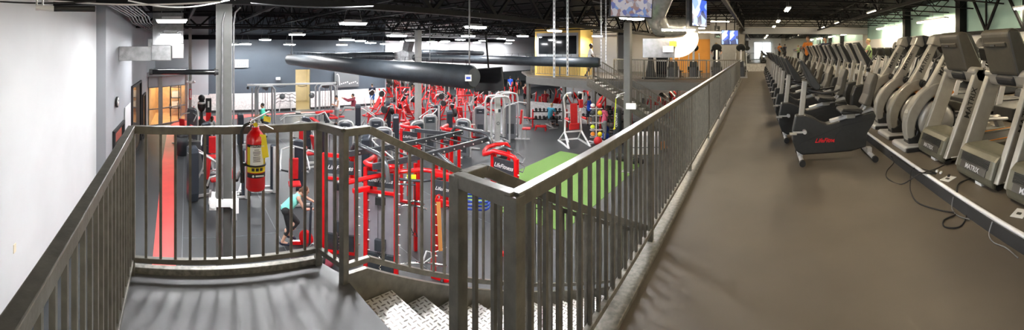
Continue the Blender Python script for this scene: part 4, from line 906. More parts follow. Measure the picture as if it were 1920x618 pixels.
# ---- plate loaded machines in red
def plate_a():
    t = thing('plate_loaded_machine', '', 'gym machine')
    two(t, 'side_frame', 'red_paint', lambda b, s: b.tube([(s * .45, -.6, .04), (s * .38, -.2, .9), (s * .3, .1, 1.55), (s * .3, .35, 1.5), (s * .42, .7, .04)], .045, 8))
    b = MB(); b.bar((-.45, -.6, .05), (.45, -.6, .05), .08, .08); b.bar((0, -.6, .05), (0, .9, .05), .08, .08); b.bar((-.42, .7, .05), (.42, .7, .05), .08, .08); b.build('base', 'red_paint', t, .006)
    two(t, 'press_arm', 'silver', lambda b, s: b.tube([(s * .28, .2, 1.5), (s * .5, -.1, 1.35), (s * .62, -.3, 1.15), (s * .5, -.6, .95)], .032))
    two(t, 'weight_plate', 'black_soft', lambda b, s: b.cyl((s * .6, -.05, 1.25), (s * .72, -.05, 1.25), .2, n=20), .008)
    pad(t, 'seat', (0, .1, .5), (.34, .4, .09)); pad(t, 'backrest', (0, .38, .9), (.3, .1, .75), RX(-.2))
    two(t, 'plate_peg', 'silver_light', lambda b, s: b.cyl((s * .3, .35, 1.35), (s * .62, .35, 1.4), .022))
    return t
def plate_b():
    t = thing('plate_loaded_machine', '', 'gym machine')
    two(t, 'side_frame', 'red_paint', lambda b, s: b.tube([(s * .3, -.8, .05), (s * .28, -.1, .25), (s * .28, .55, 1.05), (s * .28, .75, 1.5), (s * .2, .5, 1.75)], .05, 8))
    b = MB(); b.bar((-.4, -.8, .05), (.4, -.8, .05), .08, .08); b.bar((-.4, .7, .05), (.4, .7, .05), .08, .08); b.bar((0, -.8, .05), (0, .7, .05), .08, .07); b.bar((0, .7, .05), (0, .7, 1.4), .09, .09); b.build('base', 'red_paint', t, .006)
    pad(t, 'seat', (0, -.2, .48), (.36, .42, .09), RX(-.3)); pad(t, 'backrest', (0, .2, .8), (.34, .1, .7), RX(-.6))
    two(t, 'lever_arm', 'silver', lambda b, s: b.tube([(s * .36, .5, 1.4), (s * .42, .1, 1.7), (s * .42, -.3, 1.55), (s * .42, -.45, 1.3)], .03))
    two(t, 'weight_plate', 'black_soft', lambda b, s: b.cyl((s * .46, .1, 1.5), (s * .56, .1, 1.5), .21, n=20), .008)
    return t
def plate_c():    # tall rack-like red machine
    t = thing('plate_loaded_machine', '', 'gym machine')
    two(t, 'upright', 'silver', lambda b, s: b.bar((s * .5, 0, .0), (s * .5, 0, 2.1), .08, .08, (0, 1, 0)), .006)
    two(t, 'diagonal', 'red_paint', lambda b, s: b.bar((s * .5, .9, .05), (s * .5, 0, 1.5), .07, .07), .006)
    b = MB(); b.bar((-.5, 0, 2.06), (.5, 0, 2.06), .08, .08); b.build('cross_beam', 'red_paint', t, .006); b = MB(); b.bar((-.5, .9, .05), (.5, .9, .05), .08, .08); b.build('foot_beam', 'red_paint', t, .006)
    two(t, 'weight_plate', 'black_soft', lambda b, s: b.cyl((s * .58, .0, 1.2), (s * .72, .0, 1.2), .22, n=20), .008)
    b = MB(); b.cyl((-.95, -.1, 1.2), (.95, -.1, 1.2), .015); b.build('barbell', 'chrome', t)
    pad(t, 'bench_pad', (0, .4, .45), (.3, 1.1, .08))
    return t
PA, PB, PC = plate_a(), plate_b(), plate_c()
near = {(704, 216): (PB, 'big red leg press used by the man in maroon', 2.3), (738, 246): (PA, 'red machine whose padded seat slopes beside the bending person in black', .8),
        (872, 252): (PC, 'red rack machine with black plate right of the hall post', .5), (868, 240): (PA, 'red machine behind the rack machine with black plate', -.4)}
for (x, y), (pr, lab, off) in near.items(): p = at(x, y); put(pr, p, face_cam(p, off), lab, None)
rnd = random.Random(11); k = 0
cells = []
for ri, r in enumerate((21.6, 23.4, 25.2, 27.0, 28.9, 30.8, 32.8)):
    n_ = 0; x = 752 + (ri % 2) * 14
    while x < 905 + ri * 14:
        p = at(x + rnd.uniform(-4, 4), r=r + rnd.uniform(-.15, .15)); u = p.x * UD.x + p.y * UD.y
        if u < 25.2 and all((q[2] - p).length > 1.58 for q in cells) and all((q - p).length > 1.5 for q in OCC) and not (ri == 0 and x > 850): cells.append((ri, n_, p)); n_ += 1
        x += 1.38 * F / r
rown = ('front', 'second', 'third', 'fourth', 'fifth', 'sixth', 'rearmost'); PR = (PA, PB, PC)
for ri, j, p in cells:
    put(PR[(j * 2 + ri) % 3], p, face_cam(p, rnd.choice((-1.2, -.6, .2, .8, 1.5, 2.4, 3.1))), 'red plate-loaded machine, %s row of the crowd, %s from the navy wall end' % (rown[ri], ORD1[j]), 'red plate-loaded machines crowded under the long black duct', .92)
for i, (x, r, d) in enumerate(((1014, 26, 'first'), (1040, 26.5, 'second'), (1068, 26, 'third'), (1092, 26.3, 'fourth'), (1118, 26, 'fifth'))):
    p = at(x, r=r); put(PR[i % 3], p, face_cam(p, .5 * i), 'red plate-loaded machine under the gallery, %s from the booth side' % d, 'red machines under the gallery')
for i, (x, r, d) in enumerate(((1225, 23.5, 'first'), (1248, 24.5, 'second'), (1272, 23.6, 'third'), (1300, 23.5, 'fourth'))):
    p = at(x, r=r); put(PR[i % 3], p, face_cam(p, .5 * i + .4), 'red plate-loaded machine behind the far staircase, %s from the steel column' % d, 'red machines behind the far staircase')
# ---- leg press frame with red pads in front of the doorway
def leg_press():
    p = at(575, 240); t = thing('leg_press', 'long low silver leg press with red shoulder pads in front of the beige doorway', 'gym machine', p, face_cam(p, .1) + PI)
    two(t, 'side_rail', 'silver', lambda b, s: b.tube([(-1.5, s * .3, .5), (-1.2, s * .3, .75), (.6, s * .3, .8), (1.0, s * .3, .95), (1.3, s * .3, .4)], .04))
    for x in (-1.3, .9):
        b = MB(); b.bar((x, -.4, .04), (x, .4, .04), .07, .07); b.build('foot', 'silver', t); two(t, 'leg', 'silver', lambda b, s: b.bar((x, s * .3, .04), (x, s * .3, .8), .06, .06))
    pad(t, 'seat', (1.0, 0, .9), (1.0, .3, .12), RY(-.06)); pad(t, 'headrest', (1.55, 0, .55), (.5, .35, .1))
    b = MB(); b.bar((-.5, -.3, .9), (-.5, .3, .9), .3, .06); b.build('foot_plate', 'graphite', t)
leg_press()
def bench(loc, rz, label, m='red_pad', fr='silver', g=None, inc=.0):
    t = thing('workout_bench', label, 'bench', loc, rz, g)
    b = MB(); b.bar((0, -.55, .08), (0, .6, .08), .06, .06); b.bar((-.28, -.6, .04), (.28, -.6, .04), .06, .05); b.bar((-.28, .6, .04), (.28, .6, .04), .06, .05); b.bar((0, .3, .08), (0, .1, .42), .06, .06); b.build('frame', fr, t, .005)
    pad(t, 'seat', (0, .4, .44), (.3, .36, .07), None, m)
    pad(t, 'backrest', (0, -.25, .46 + .4 * math.sin(inc)), (.28, .85, .07), RX(-inc), m)
for x, y, off, d, inc in ((1030, 238, .4, 'under the man in the blue-green shirt', 0), (985, 235, 1.2, 'between the silver arches and the gallery post', 0), (628, 232, 1.6, 'beside the man in the white tank top', .2), (380, 268, 1.5, 'near the office door', .5), (600, 250, .9, 'behind the corner of the landing railing', .4), (1092, 228, .9, 'behind the white captain chair', .6)):
    p = at(x, y); bench(p, face_cam(p, off), 'workout bench ' + d, 'black_soft' if x in (1030,) else 'red_pad', 'silver', None, inc)
def stool(loc, rz, label):
    t = thing('step_stool', label, 'stool', loc, rz)
    b = MB(); b.bx(-.3, .3, -.2, .2, .2, .25); b.build('top', 'red_paint', t, .01)
    for x in (-.25, .25):
        for y in (-.15, .15): MB().bar((x * 1.2, y * 1.2, 0), (x, y, .2), .04, .04).build('leg', 'red_paint', t)
stool(at(1014, 244), .4, 'low red step stool in front of the seated man in blue-green')
# ---- white captain chair
def captain():
    p = at(1076, 270); t = thing('captain_chair', 'tall white knee raise tower with red back pad by the turf', 'gym machine', p, face_cam(p, .35))
    for s in (-1, 1):
        b = MB(); b.tube([(s * .52, .75, .05), (s * .42, -.1, .55), (s * .38, -.12, 1.5), (s * .48, -.05, 2.2), (s * .42, .1, 2.42), (s * .18, .12, 2.45)], .045, 8); b.build('upright', 'white_paint', t)
        b = MB(); b.tube([(s * .5, -.75, .05), (s * .42, -.1, .6), (s * .45, .5, .25)], .04, 8); b.build('brace', 'white_paint', t)
        b = MB(); b.bar((s * .52, -.8, .05), (s * .52, .8, .05), .07, .07); b.build('foot', 'white_paint', t, .006)
        b = MB(); b.bar((s * .4, -.1, 1.2), (s * .42, .55, 1.2), .05, .05); b.build('arm_support', 'white_paint', t); pad(t, 'arm_pad', (s * .42, .3, 1.26), (.14, .5, .07))
        b = MB(); b.cyl((s * .42, .55, 1.2), (s * .42, .58, 1.42), .02); b.build('hand_grip', 'black_soft', t)
        b = MB(); b.cyl((s * .2, .12, 2.45), (s * .48, .1, 2.42), .028); b.build('pull_up_grip', 'black_soft', t)
    for x_, y_, z_ in ((.52, -.75, .06), (.4, -.1, 1.5), (.4, -.1, .58)): MB().bar((-x_, y_, z_), (x_, y_, z_), .065, .065).build('cross_bar', 'white_paint', t, .005)
    pad(t, 'backrest', (0, .0, 1.45), (.34, .1, .95), RX(.05)); pad(t, 'lower_pad', (0, .05, .85), (.5, .1, .3))
    pad(t, 'headrest', (-.36, .0, 1.9), (.2, .1, .4))
captain()
# ---- ball rack and balls
p = at(1118, 268); t = thing('ball_rack', 'white pole rack for exercise balls beside the man in pink', 'rack', p, face_cam(p))
b = MB(); b.cyl((0, 0, .03), (0, 0, 1.75), .03); b.build('pole', 'white_paint', t)
b = MB(); b.bar((-.35, -.3, .03), (.35, .3, .03), .06, .05); b.build('foot', 'white_paint', t); b = MB(); b.bar((-.35, .3, .03), (.35, -.3, .03), .06, .05); b.build('foot', 'white_paint', t)
RB = p; RZB = face_cam(p)
for k in range(5):
    z = .3 + k * .34
    b = MB(); b.ring((.17, .02, z), .13, .012, 'z', 16); b.bar((0, 0, z), (.06, .0, z), .03, .03); b.build('ring_shelf', 'white_paint', t)
    b = MB(); b.ring((-.17, .02, z), .13, .012, 'z', 16); b.bar((0, 0, z), (-.06, .0, z), .03, .03); b.build('ring_shelf', 'white_paint', t)
mat('ball_band', (.85, .85, .82), .5)
def ball(x, z, m, label, m2=None, r=.115):
    b = MB(); b.ell((0, 0, 0), r, 20, 12); o = b.build('exercise_ball', m); o.location = RB + RZ(RZB) @ Vector((x, .02, z)); tag(o, label, 'ball', 'exercise balls on the white pole rack')
    if m2: c = MB(); c.lathe([(r * 1.0, -r * .22), (r * 1.012, 0), (r * 1.0, r * .22)], n=20); q = c.build('band', m2, o, label='contrasting band'); q.rotation_euler = (.5, .4, 0)
for x, z, m, l, m2 in ((.17, 1.72, 'white_paint', 'white and red exercise ball on the top ring of the white rack', 'red_paint'), (-.17, 1.72, 'red_paint', 'red exercise ball on the top ring of the white rack', None), (-.17, 1.38, 'yellow', 'yellow exercise ball on the upper side of the white rack', None), (.17, 1.38, 'graphite', 'dark exercise ball on the upper side of the white rack', None),
                       (.17, .70, 'hiviz', 'lime yellow exercise ball halfway down the white rack', 'ball_band'), (.17, .36, 'orange', 'orange and white exercise ball low on the white rack', 'ball_band'), (-.17, .36, 'yellow', 'yellow exercise ball low on the white rack', None)):
    ball(x, z + .07, m, l, m2)
for x, y, m, l, r in ((1135, 262, 'blue', 'blue exercise ball on the floor beside the white ball rack', .2), (1121, 272, 'red_pad', 'red exercise ball on the floor below the white ball rack', .2), (1136, 248, 'blue', 'blue ball on the floor right of the man in pink', .18)):
    b = MB(); b.ell((0, 0, 0), r, 20, 12); o = b.build('exercise_ball', m); o.location = at(x, y) + Vector((0, 0, r)); tag(o, l, 'ball', 'exercise balls on the floor by the white rack')
# ---- punch bag, ladder, stand and strap by the steel column
CP = Vector((-4.64, 12.95, LZ))
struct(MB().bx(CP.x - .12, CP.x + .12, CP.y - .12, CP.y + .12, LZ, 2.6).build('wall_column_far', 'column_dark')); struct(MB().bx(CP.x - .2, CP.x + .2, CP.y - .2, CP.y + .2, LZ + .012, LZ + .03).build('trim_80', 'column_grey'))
p = at(1158, 268); t = thing('punching_bag', 'black standing punching bag with white lettering left of the steel column', 'punching bag', p, face_cam(p))
b = MB(); b.lathe([(0, 0), (.3, 0), (.32, .1), (.2, .28), (.1, .3)], n=20); b.build('base', 'black_soft', t); b = MB(); b.lathe([(.0, .3), (.19, .3), (.2, .35), (.2, 1.6), (.17, 1.68), (0, 1.7)], n=24); b.build('bag', 'fabric_black', t)
text('CENTURY', .15, (.06, .205, 1.15), face_R((0, 0, 1), (1, 0, 0)), 'label_white', t, ext=.002, bold=.003)
p = at(1148, 262); t = thing('agility_ladder', 'grey slatted ladder leaning next to the standing punching bag', 'ladder', p, face_cam(p))
for x in (-.14, .14): MB().bar((x, 0, 0), (x, -.15, 1.25), .03, .04).build('side_rail', 'graphite', t)
for k in range(9): MB().bar((-.14, -.015 - .015 * k, .12 + .13 * k), (.14, -.015 - .015 * k, .12 + .13 * k), .02, .03).build('rung', 'shroud', t)
p0 = Q(1155, 12.6); t = thing('suspension_strap', 'yellow suspension strap hanging from the arm of the steel column', 'strap', (p0.x, p0.y, H + (HY - 184) / F * 12.6), 0)
b = MB(); b.bar((0, 0, 0), (-.06, 0, -1.0), .045, .012); b.build('strap', 'hiviz', t); b = MB(); b.cyl((-.08, 0, -1.05), (-.04, 0, -1.0), .03); b.build('handle', 'yellow', t)
b = MB(); b.tube([(0, 0, 0), (.05, 0, .12), (.3, .05, .2)], .012); b.tube([(.0, 0, .0), (.06, 0, .04), (.12, 0, .1)], .02); b.build('anchor', 'white_paint', t)
p = at(1150, 317); t = thing('training_post', 'short black and yellow training post standing on the edge of the turf', 'training post', p, 0)
b = MB(); b.cyl((0, 0, 0), (0, 0, .3), .08); b.build('base', 'black_soft', t); b = MB(); b.cyl((0, 0, .3), (0, 0, .62), .05); b.build('sleeve', 'yellow', t); b = MB(); b.cyl((0, 0, .62), (0, 0, .9), .06); b.build('neck', 'black_soft', t); b = MB(); b.cyl((0, 0, .9), (.06, 0, .96), .055); b.build('cap', 'yellow', t)
p = at(1183, 209, 13.4, -.45); o = MB().bx(-.17, .17, -.04, .04, -.1, .1).build('notice_board', 'label_white', bev=.01); o.location = Q(1183, 12.6, 199); o.rotation_euler = (0, 0, .3); tag(o, 'small white notice fixed to the steel column near the turf', 'sign')
def kettlebell():
    t = thing('kettlebell', '', 'kettlebell'); b = MB(); b.ell((0, 0, .11), (.115, .115, .11)); b.build('body', 'black_soft', t); b = MB(); b.ring((0, 0, .23), .075, .018, 'y', 16); b.build('handle', 'chrome', t); return t
KB = kettlebell()
for i, (x, y) in enumerate(((1160, 301), (1168, 303), (1183, 306), (1190, 308), (1196, 306), (1203, 308))): put(KB, at(x, y) + Vector((0, 0, .012)), .3 * i, 'black kettlebell with chrome handle on the turf edge, %s from the black and yellow post' % ORD1[i], 'kettlebells on the turf edge')
# white chest and orange cart behind the walkway railing
p = at(1208, 286); t = thing('storage_chest', 'long white two-tier storage chest under the far staircase', 'chest', p, .35)
b = MB(); b.bx(-.66, .66, -.35, .35, .03, .56); b.build('body', 'label_white', t, .02); b = MB(); b.bx(-.70, .70, -.38, .38, .56, .84); b.build('lid', 'white_paint', t, .04); b = MB(); b.bx(-.66, .66, -.36, -.35, .3, .34); b.build('groove', 'shroud', t)
b = MB(); b.bx(-.64, .64, -.33, .33, 0, .03); b.build('plinth', 'beige', t)
p = at(1243, 284); t = thing('pump_cart', 'small orange wheeled cart beside the white storage chest', 'cart', p, .2)
b = MB(); b.prism([(-.2, .1), (.2, .1), (.14, .4), (-.02, .5), (-.2, .3)], 'y', -.12, .12); b.build('body', 'orange', t, .03)
for s in (-1, 1): MB().cyl((.12, s * .13, .1), (.12, s * .17, .1), .1).build('wheel', 'black_soft', t)
b = MB(); b.tube([(-.15, 0, .3), (-.24, 0, .6), (-.3, 0, .62)], .015); b.build('handle', 'orange', t)
# ---- dumbbell racks and dumbbells
def dumbbell():
    t = thing('dumbbell', '', 'dumbbell'); b = MB(); b.cyl((0, -.19, 0), (0, -.07, 0), .085, n=12); b.build('head', 'black_soft', t); b = MB(); b.cyl((0, .07, 0), (0, .19, 0), .085, n=12); b.build('head', 'black_soft', t)
    b = MB(); b.cyl((0, -.07, 0), (0, .07, 0), .02); b.build('handle', 'chrome', t); return t
DB = dumbbell()
def db_rack(loc, rz, n, where, label):
    t = thing('dumbbell_rack', label, 'rack', loc, rz); Lr = n * .23 / 2 + .08
    for x in (-Lr, Lr): b = MB(); b.prism([(-.35, 0), (.3, 0), (.3, .95), (.2, .95)], 'x', x - .04, x + .04); b.build('side_frame', 'red_paint', t, .005)
    for j, (y, z) in enumerate(((.05 - .12, .42), (.2, .82))):
        b = MB(); b.box((0, y, z), (2 * Lr, .3, .04), RX(-.25)); b.build('shelf', 'steel_black', t)
        for k in range(n):
            q = Vector(loc) + RZ(rz) @ Vector((-Lr + .08 + .115 + k * .23, y, z + .115))
            o = put(DB, q, rz, 'black dumbbell on the %s shelf of the rack %s' % (('lower', 'upper')[j], where.replace('in the blue tank top', 'in blue')), 'dumbbells on the %s shelf %s' % (('lower', 'upper')[j], where)); o.rotation_euler = (-.25, 0, rz)
for x0, x1, r, n, wh in ((1012, 1050, 21.8, 8, 'beside the gallery post'), (1046, 1090, 23.6, 8, 'behind the captain chair'), (1098, 1140, 22.6, 8, 'behind the man in the blue tank top'), (1142, 1168, 21.0, 7, 'behind the man in pink')):
    p = at((x0 + x1) / 2, r=r); db_rack(p, face_cam(p) + PI, n, wh, 'red-ended dumbbell rack ' + wh)
# ---- bits by the office: punching gear, bin, extinguisher
p = at(341, 290); t = thing('litter_bin', 'round dark litter bin with clear liner beside the red path', 'bin', p)
b = MB(); b.lathe([(0, 0), (.24, 0), (.27, .7), (.27, .75)], n=24); b.build('body', 'fabric_black', t); b = MB(); b.lathe([(.275, .6), (.285, .78), (.26, .8), (.25, .74)], n=24); b.build('liner', 'glass', t); b = MB(); b.lathe([(.27, .8), (.26, .9), (.15, .98), (0, .99)], n=24); b.build('lid', 'black_soft', t)
p = at(378, r=21.5); t = thing('punching_dummy', 'black torso punching dummy in white trim near the pale wall panel', 'punching bag', p, face_cam(p))
b = MB(); b.lathe([(0, 0), (.3, 0), (.3, .3), (.1, .5), (.08, .9)], n=16); b.build('base', 'black_soft', t); b = MB(); b.ell((0, 0, 1.25), (.24, .16, .36)); b.ell((0, 0, 1.68), (.2, .18, .2)); b.build('torso', 'black_soft', t); b = MB(); b.lathe([(.2, 0), (.25, .05), (.2, .12)], (0, 0, 1.35), 16); b.build('collar', 'white_paint', t)
p = at(391, r=21.3); t = thing('punching_bag', 'black square-topped standing bag with a white mark by the grey column', 'punching bag', p, face_cam(p))
b = MB(); b.bx(-.17, .17, -.12, .12, .9, 1.7); b.build('bag', 'black_soft', t, .03); b = MB(); b.bx(-.05, .05, .12, .125, 1.2, 1.55); b.build('white_mark', 'label_white', t); b = MB(); b.bx(-.15, .15, -.14, .14, 0, .9); b.build('stand', 'red_paint', t, .02)
p = W(22.4, .42, LZ); t = thing('fire_extinguisher', 'small fire extinguisher with yellow label on the post outside the office', 'fire extinguisher', (p.x, p.y, LZ + .6), 0)
b = MB(); b.lathe([(0, 0), (.08, 0), (.08, .38), (.03, .46), (0, .46)], n=14); b.build('cylinder', 'red_paint', t); b = MB(); b.lathe([(.083, .1), (.083, .3)], n=14); b.build('label', 'yellow', t); b = MB(); b.bx(-.02, .08, -.015, .015, .46, .5); b.build('lever', 'black_soft', t)
struct(MB().bx(p.x - .12, p.x + .0, p.y - .3, p.y - .12, LZ, DECK - .9).build('trim_81', 'column_grey'))
o = MB().bx(-.02, .02, -.07, .07, 0, .62).build('sign', 'red_paint', bev=.004); o.location = (p.x + .05, p.y - .2, LZ + 1.5); tag(o, 'narrow red and white extinguisher sign on the post outside the office', 'sign'); q = MB().bx(.02, .024, -.04, .04, .06, .56).build('sign_face', 'label_white', o)
t = thing('emergency_light', 'white twin-head emergency light on the post outside the office', 'light', (p.x + .06, p.y - .2, LZ + 2.45)); b = MB(); b.bx(-.05, .05, -.16, .16, 0, .14); b.build('body', 'white_paint', t, .02)
for s in (-1, 1): b = MB(); b.ell((.05, s * .22, .1), (.06, .08, .07)); b.build('lamp_head', 'white_paint', t)
# clock, vent, wall boxes, rack with curl bars on the navy wall
p = W(11.6, -2.2, H + (HY - 191) / F * 11.8); t = thing('wall_clock', 'round black-rimmed wall clock on the long grey wall', 'clock', p, HROT); b = MB(); b.lathe([(0, 0), (.17, 0), (.17, .05), (0, .05)], ax='y', n=28); b.build('case', 'black_soft', t).scale = (1, -1, 1)
b = MB(); b.lathe([(0, .052), (.145, .052), (.145, .05)], ax='y', n=28); b.build('face', 'label_white', t).scale = (1, -1, 1); b = MB(); b.bar((0, -.056, 0), (.06, -.056, .06), .008, .012); b.build('hour_hand', 'black_soft', t); b = MB(); b.bar((0, -.057, 0), (-.03, -.057, .11), .008, .008); b.build('minute_hand', 'black_soft', t)
def wallbox(name, x, y, w_, h, m, label, cat, d=.04, r=None):
    rr = 26.4 / math.cos((x - 350) / F); o = MB().bx(-d, 0, -w_ / 2, w_ / 2, -h / 2, h / 2).build(name, m, bev=.006); o.location = Q(x, rr, y); o.rotation_euler = (0, 0, HROT); return tag(o, label, cat)
t = wallbox('wall_vent', 453, 119, .98, .56, 'white_paint', 'white louvred wall vent on the navy wall', 'vent')
for k in range(16): q = MB().bx(-.056, -.042, -.42 + k * .053, -.378 + k * .053, -.22, .22).build('slat', 'shroud', t)
wallbox('emergency_light', 521, 147, .32, .18, 'white_paint', 'small white emergency light on the navy wall left of the doorway', 'light', .12)
wallbox('display_board', 650, 148, 2.1, 1.25, 'poster', 'grey display board with white marks on the navy wall behind the duct', 'board', .05)
b_ = bpy.data.objects['display_board']
for k in range(9): q = MB().bx(-.056, -.05, -.05, .05, -.04, .04).build('white_mark', 'label_white', b_); q.location = (0, -.9 + .17 * k, -.35 + .04 * ((k * 7) % 4))
q = MB().tube([(-.055, .62, -.45), (-.055, .66, -.1), (-.055, .70, .3), (-.055, .8, .42), (-.055, .88, .36)], .03, 6).build('white_mark', 'label_white', b_, label='white curved sign on the board'); q = MB().bx(-.056, -.05, .84, .98, -.4, -.15).build('black_mark', 'black_soft', b_)
p = at(535, r=27.0); t = thing('bar_rack', 'silver upright rack holding curved bars against the pale wall panel', 'rack', p, HROT + PI / 2)
for s in (-1, 1): MB().bar((s * .45, 0, 0), (s * .3, 0, 1.25), .06, .06, (0, 1, 0)).build('upright', 'silver', t)
for z in (.3, .6, .9): MB().bar((-.4, 0, z), (.4, 0, z), .04, .04).build('cross_bar', 'silver', t)
for k, z in enumerate((.75, 1.0, 1.25)):
    q = MB().tube([(-.75, 0, -.12), (-.5, 0, .03), (-.2, 0, -.03), (0, 0, .05), (.2, 0, -.03), (.5, 0, .03), (.75, 0, -.12)], .02).build('curl_bar', 'black_soft'); q.location = p + Vector((0, 0, z)) + UD * -.1; q.rotation_euler = (0, 0, HROT + PI / 2); tag(q, 'dark curved lifting bar on the silver wall rack, %s of three' % ('lowest', 'middle', 'topmost')[k], 'barbell', 'curved bars on the wall rack')
# wall switch, rolled banner at the left edge
p = W(3.75, -2.50, H + (HY - 465) / F * 4.52); a_ = (27 - 350) / F
pp = W(2.52 / math.tan(-a_), -2.51, 0); rr = math.hypot(pp.x, pp.y); t = thing('wall_switch', 'small cream wall switch on the big white wall', 'switch', (pp.x, pp.y, H + (HY - 465) / F * rr), HROT)
MB().bx(-.04, .04, -.012, 0, -.065, .065).build('plate', 'beige', t, .003).scale = (1, -1, 1); MB().bx(-.012, .012, .012, .02, -.02, .02).build('toggle', 'white_paint', t)
a_ = (-6 - 350) / F; pp = W(2.5 / math.tan(-a_), -2.49, 0); rr = math.hypot(pp.x, pp.y); t = thing('poster', 'dark poster on the white wall cut by the photo edge', 'poster', (pp.x, pp.y, H + (HY - 580) / F * rr), HROT)
b = MB(); b.bx(-.35, .06, -.0, .01, -.6, .42); b.build('sheet', 'black_soft', t); b = MB(); b.bx(-.3, .04, .01, .014, -.05, .02); b.build('pink_print', 'cloth_pink', t)
b = MB(); b.bx(-.3, .03, .01, .014, .1, .3); b.build('dark_print', 'cloth_navy', t)
# ---- near grey column with pipe, conduit and white impact collar
def column_near():
    c = Q(420, 7.05); s = .15; rz = face_cam(c)
    t = thing('wall_column_near', '', ''); del t['label']; del t['category']; struct(t); t.location = (c.x, c.y, 0); t.rotation_euler = (0, 0, rz)
    b = MB(); b.bx(-s, s, s - .012, s, LZ, 2.9); b.bx(-s, s, -s, -s + .012, LZ, 2.9); b.bx(-.012, .012, -s, s, LZ, 2.9); struct(b.build('wall_column_web', 'column_light', t))
    b = MB(); b.bx(-s, s, -s, s, LZ, 2.9) ; struct(b.build('wall_column_shaft', 'column_light', t, .01))
    b = MB(); b.tube([(-s - .03, s * .6, LZ + .2), (-s - .03, s * .6, 2.1), (-s - .06, s * .6, 2.3), (-s - .16, s * .6, 2.4)], .018); b.build('conduit', 'galv_dull', t)
    b = MB(); b.tube([(.03, s + .03, LZ + .2), (.03, s + .03, 2.1), (-.02, s + .03, 2.3)], .018); b.build('conduit', 'galv_dull', t)
    t2 = thing('column_bracket', 'white folded metal bracket clamped round the near grey column', 'bracket', (c.x, c.y, H + (HY - 384) / F * 6.9), rz)
    b = MB(); b.bx(-.22, .22, s + .01, s + .06, -.02, .12); b.bx(-.27, -.2, s - .02, s + .1, -.12, .13); b.bx(.14, .27, s - .02, s + .1, -.06, .13); b.bx(-.22, .22, -s - .04, -s - .01, -.02, .12); b.bx(-.24, -s - .01, -s - .04, s + .06, -.02, .12); b.bx(s + .01, .24, -s - .04, s + .06, -.02, .12); b.build('clamp', 'white_paint', t2, .008)
    b = MB(); b.bx(-.24, -.16, s + .02, s + .09, -.25, -.12); b.build('junction_box', 'galv', t2, .004)
    for x in (-.16, .2): MB().cyl((x, s + .1, .03), (x, s + .12, .03), .05).build('cap', 'label_white', t2)
    u = Q(407, 6.95, 135); t3 = thing('wrapped_pipe', 'horizontal black wrapped pipe sticking out of the near grey column', 'pipe', u, face_cam(Q(345, 6.9)))
    b = MB(); b.cyl((0, 0, 0), (1.24, 0, 0), .048, n=16); b.build('pipe', 'black_gloss', t3); b = MB(); b.cyl((1.2, 0, 0), (1.26, 0, 0), .058, n=16); b.build('end_cap', 'black_soft', t3, .008); b = MB(); b.cyl((-.02, 0, 0), (.05, 0, 0), .07, n=16); b.build('flange', 'black_soft', t3, .006); t3.rotation_euler = (0, 0, face_cam(Q(345, 6.9)))
column_near()
# thin hall post behind the end of the duct
p = at(784, r=19.5); struct(MB().bx(p.x - .13, p.x + .13, p.y - .13, p.y + .13, LZ, 2.6).build('wall_column_mid', 'column_grey'))
p = at(947, r=23); b = MB(); b.cyl((p.x, p.y, LZ), (p.x, p.y, 2.5), .07); 
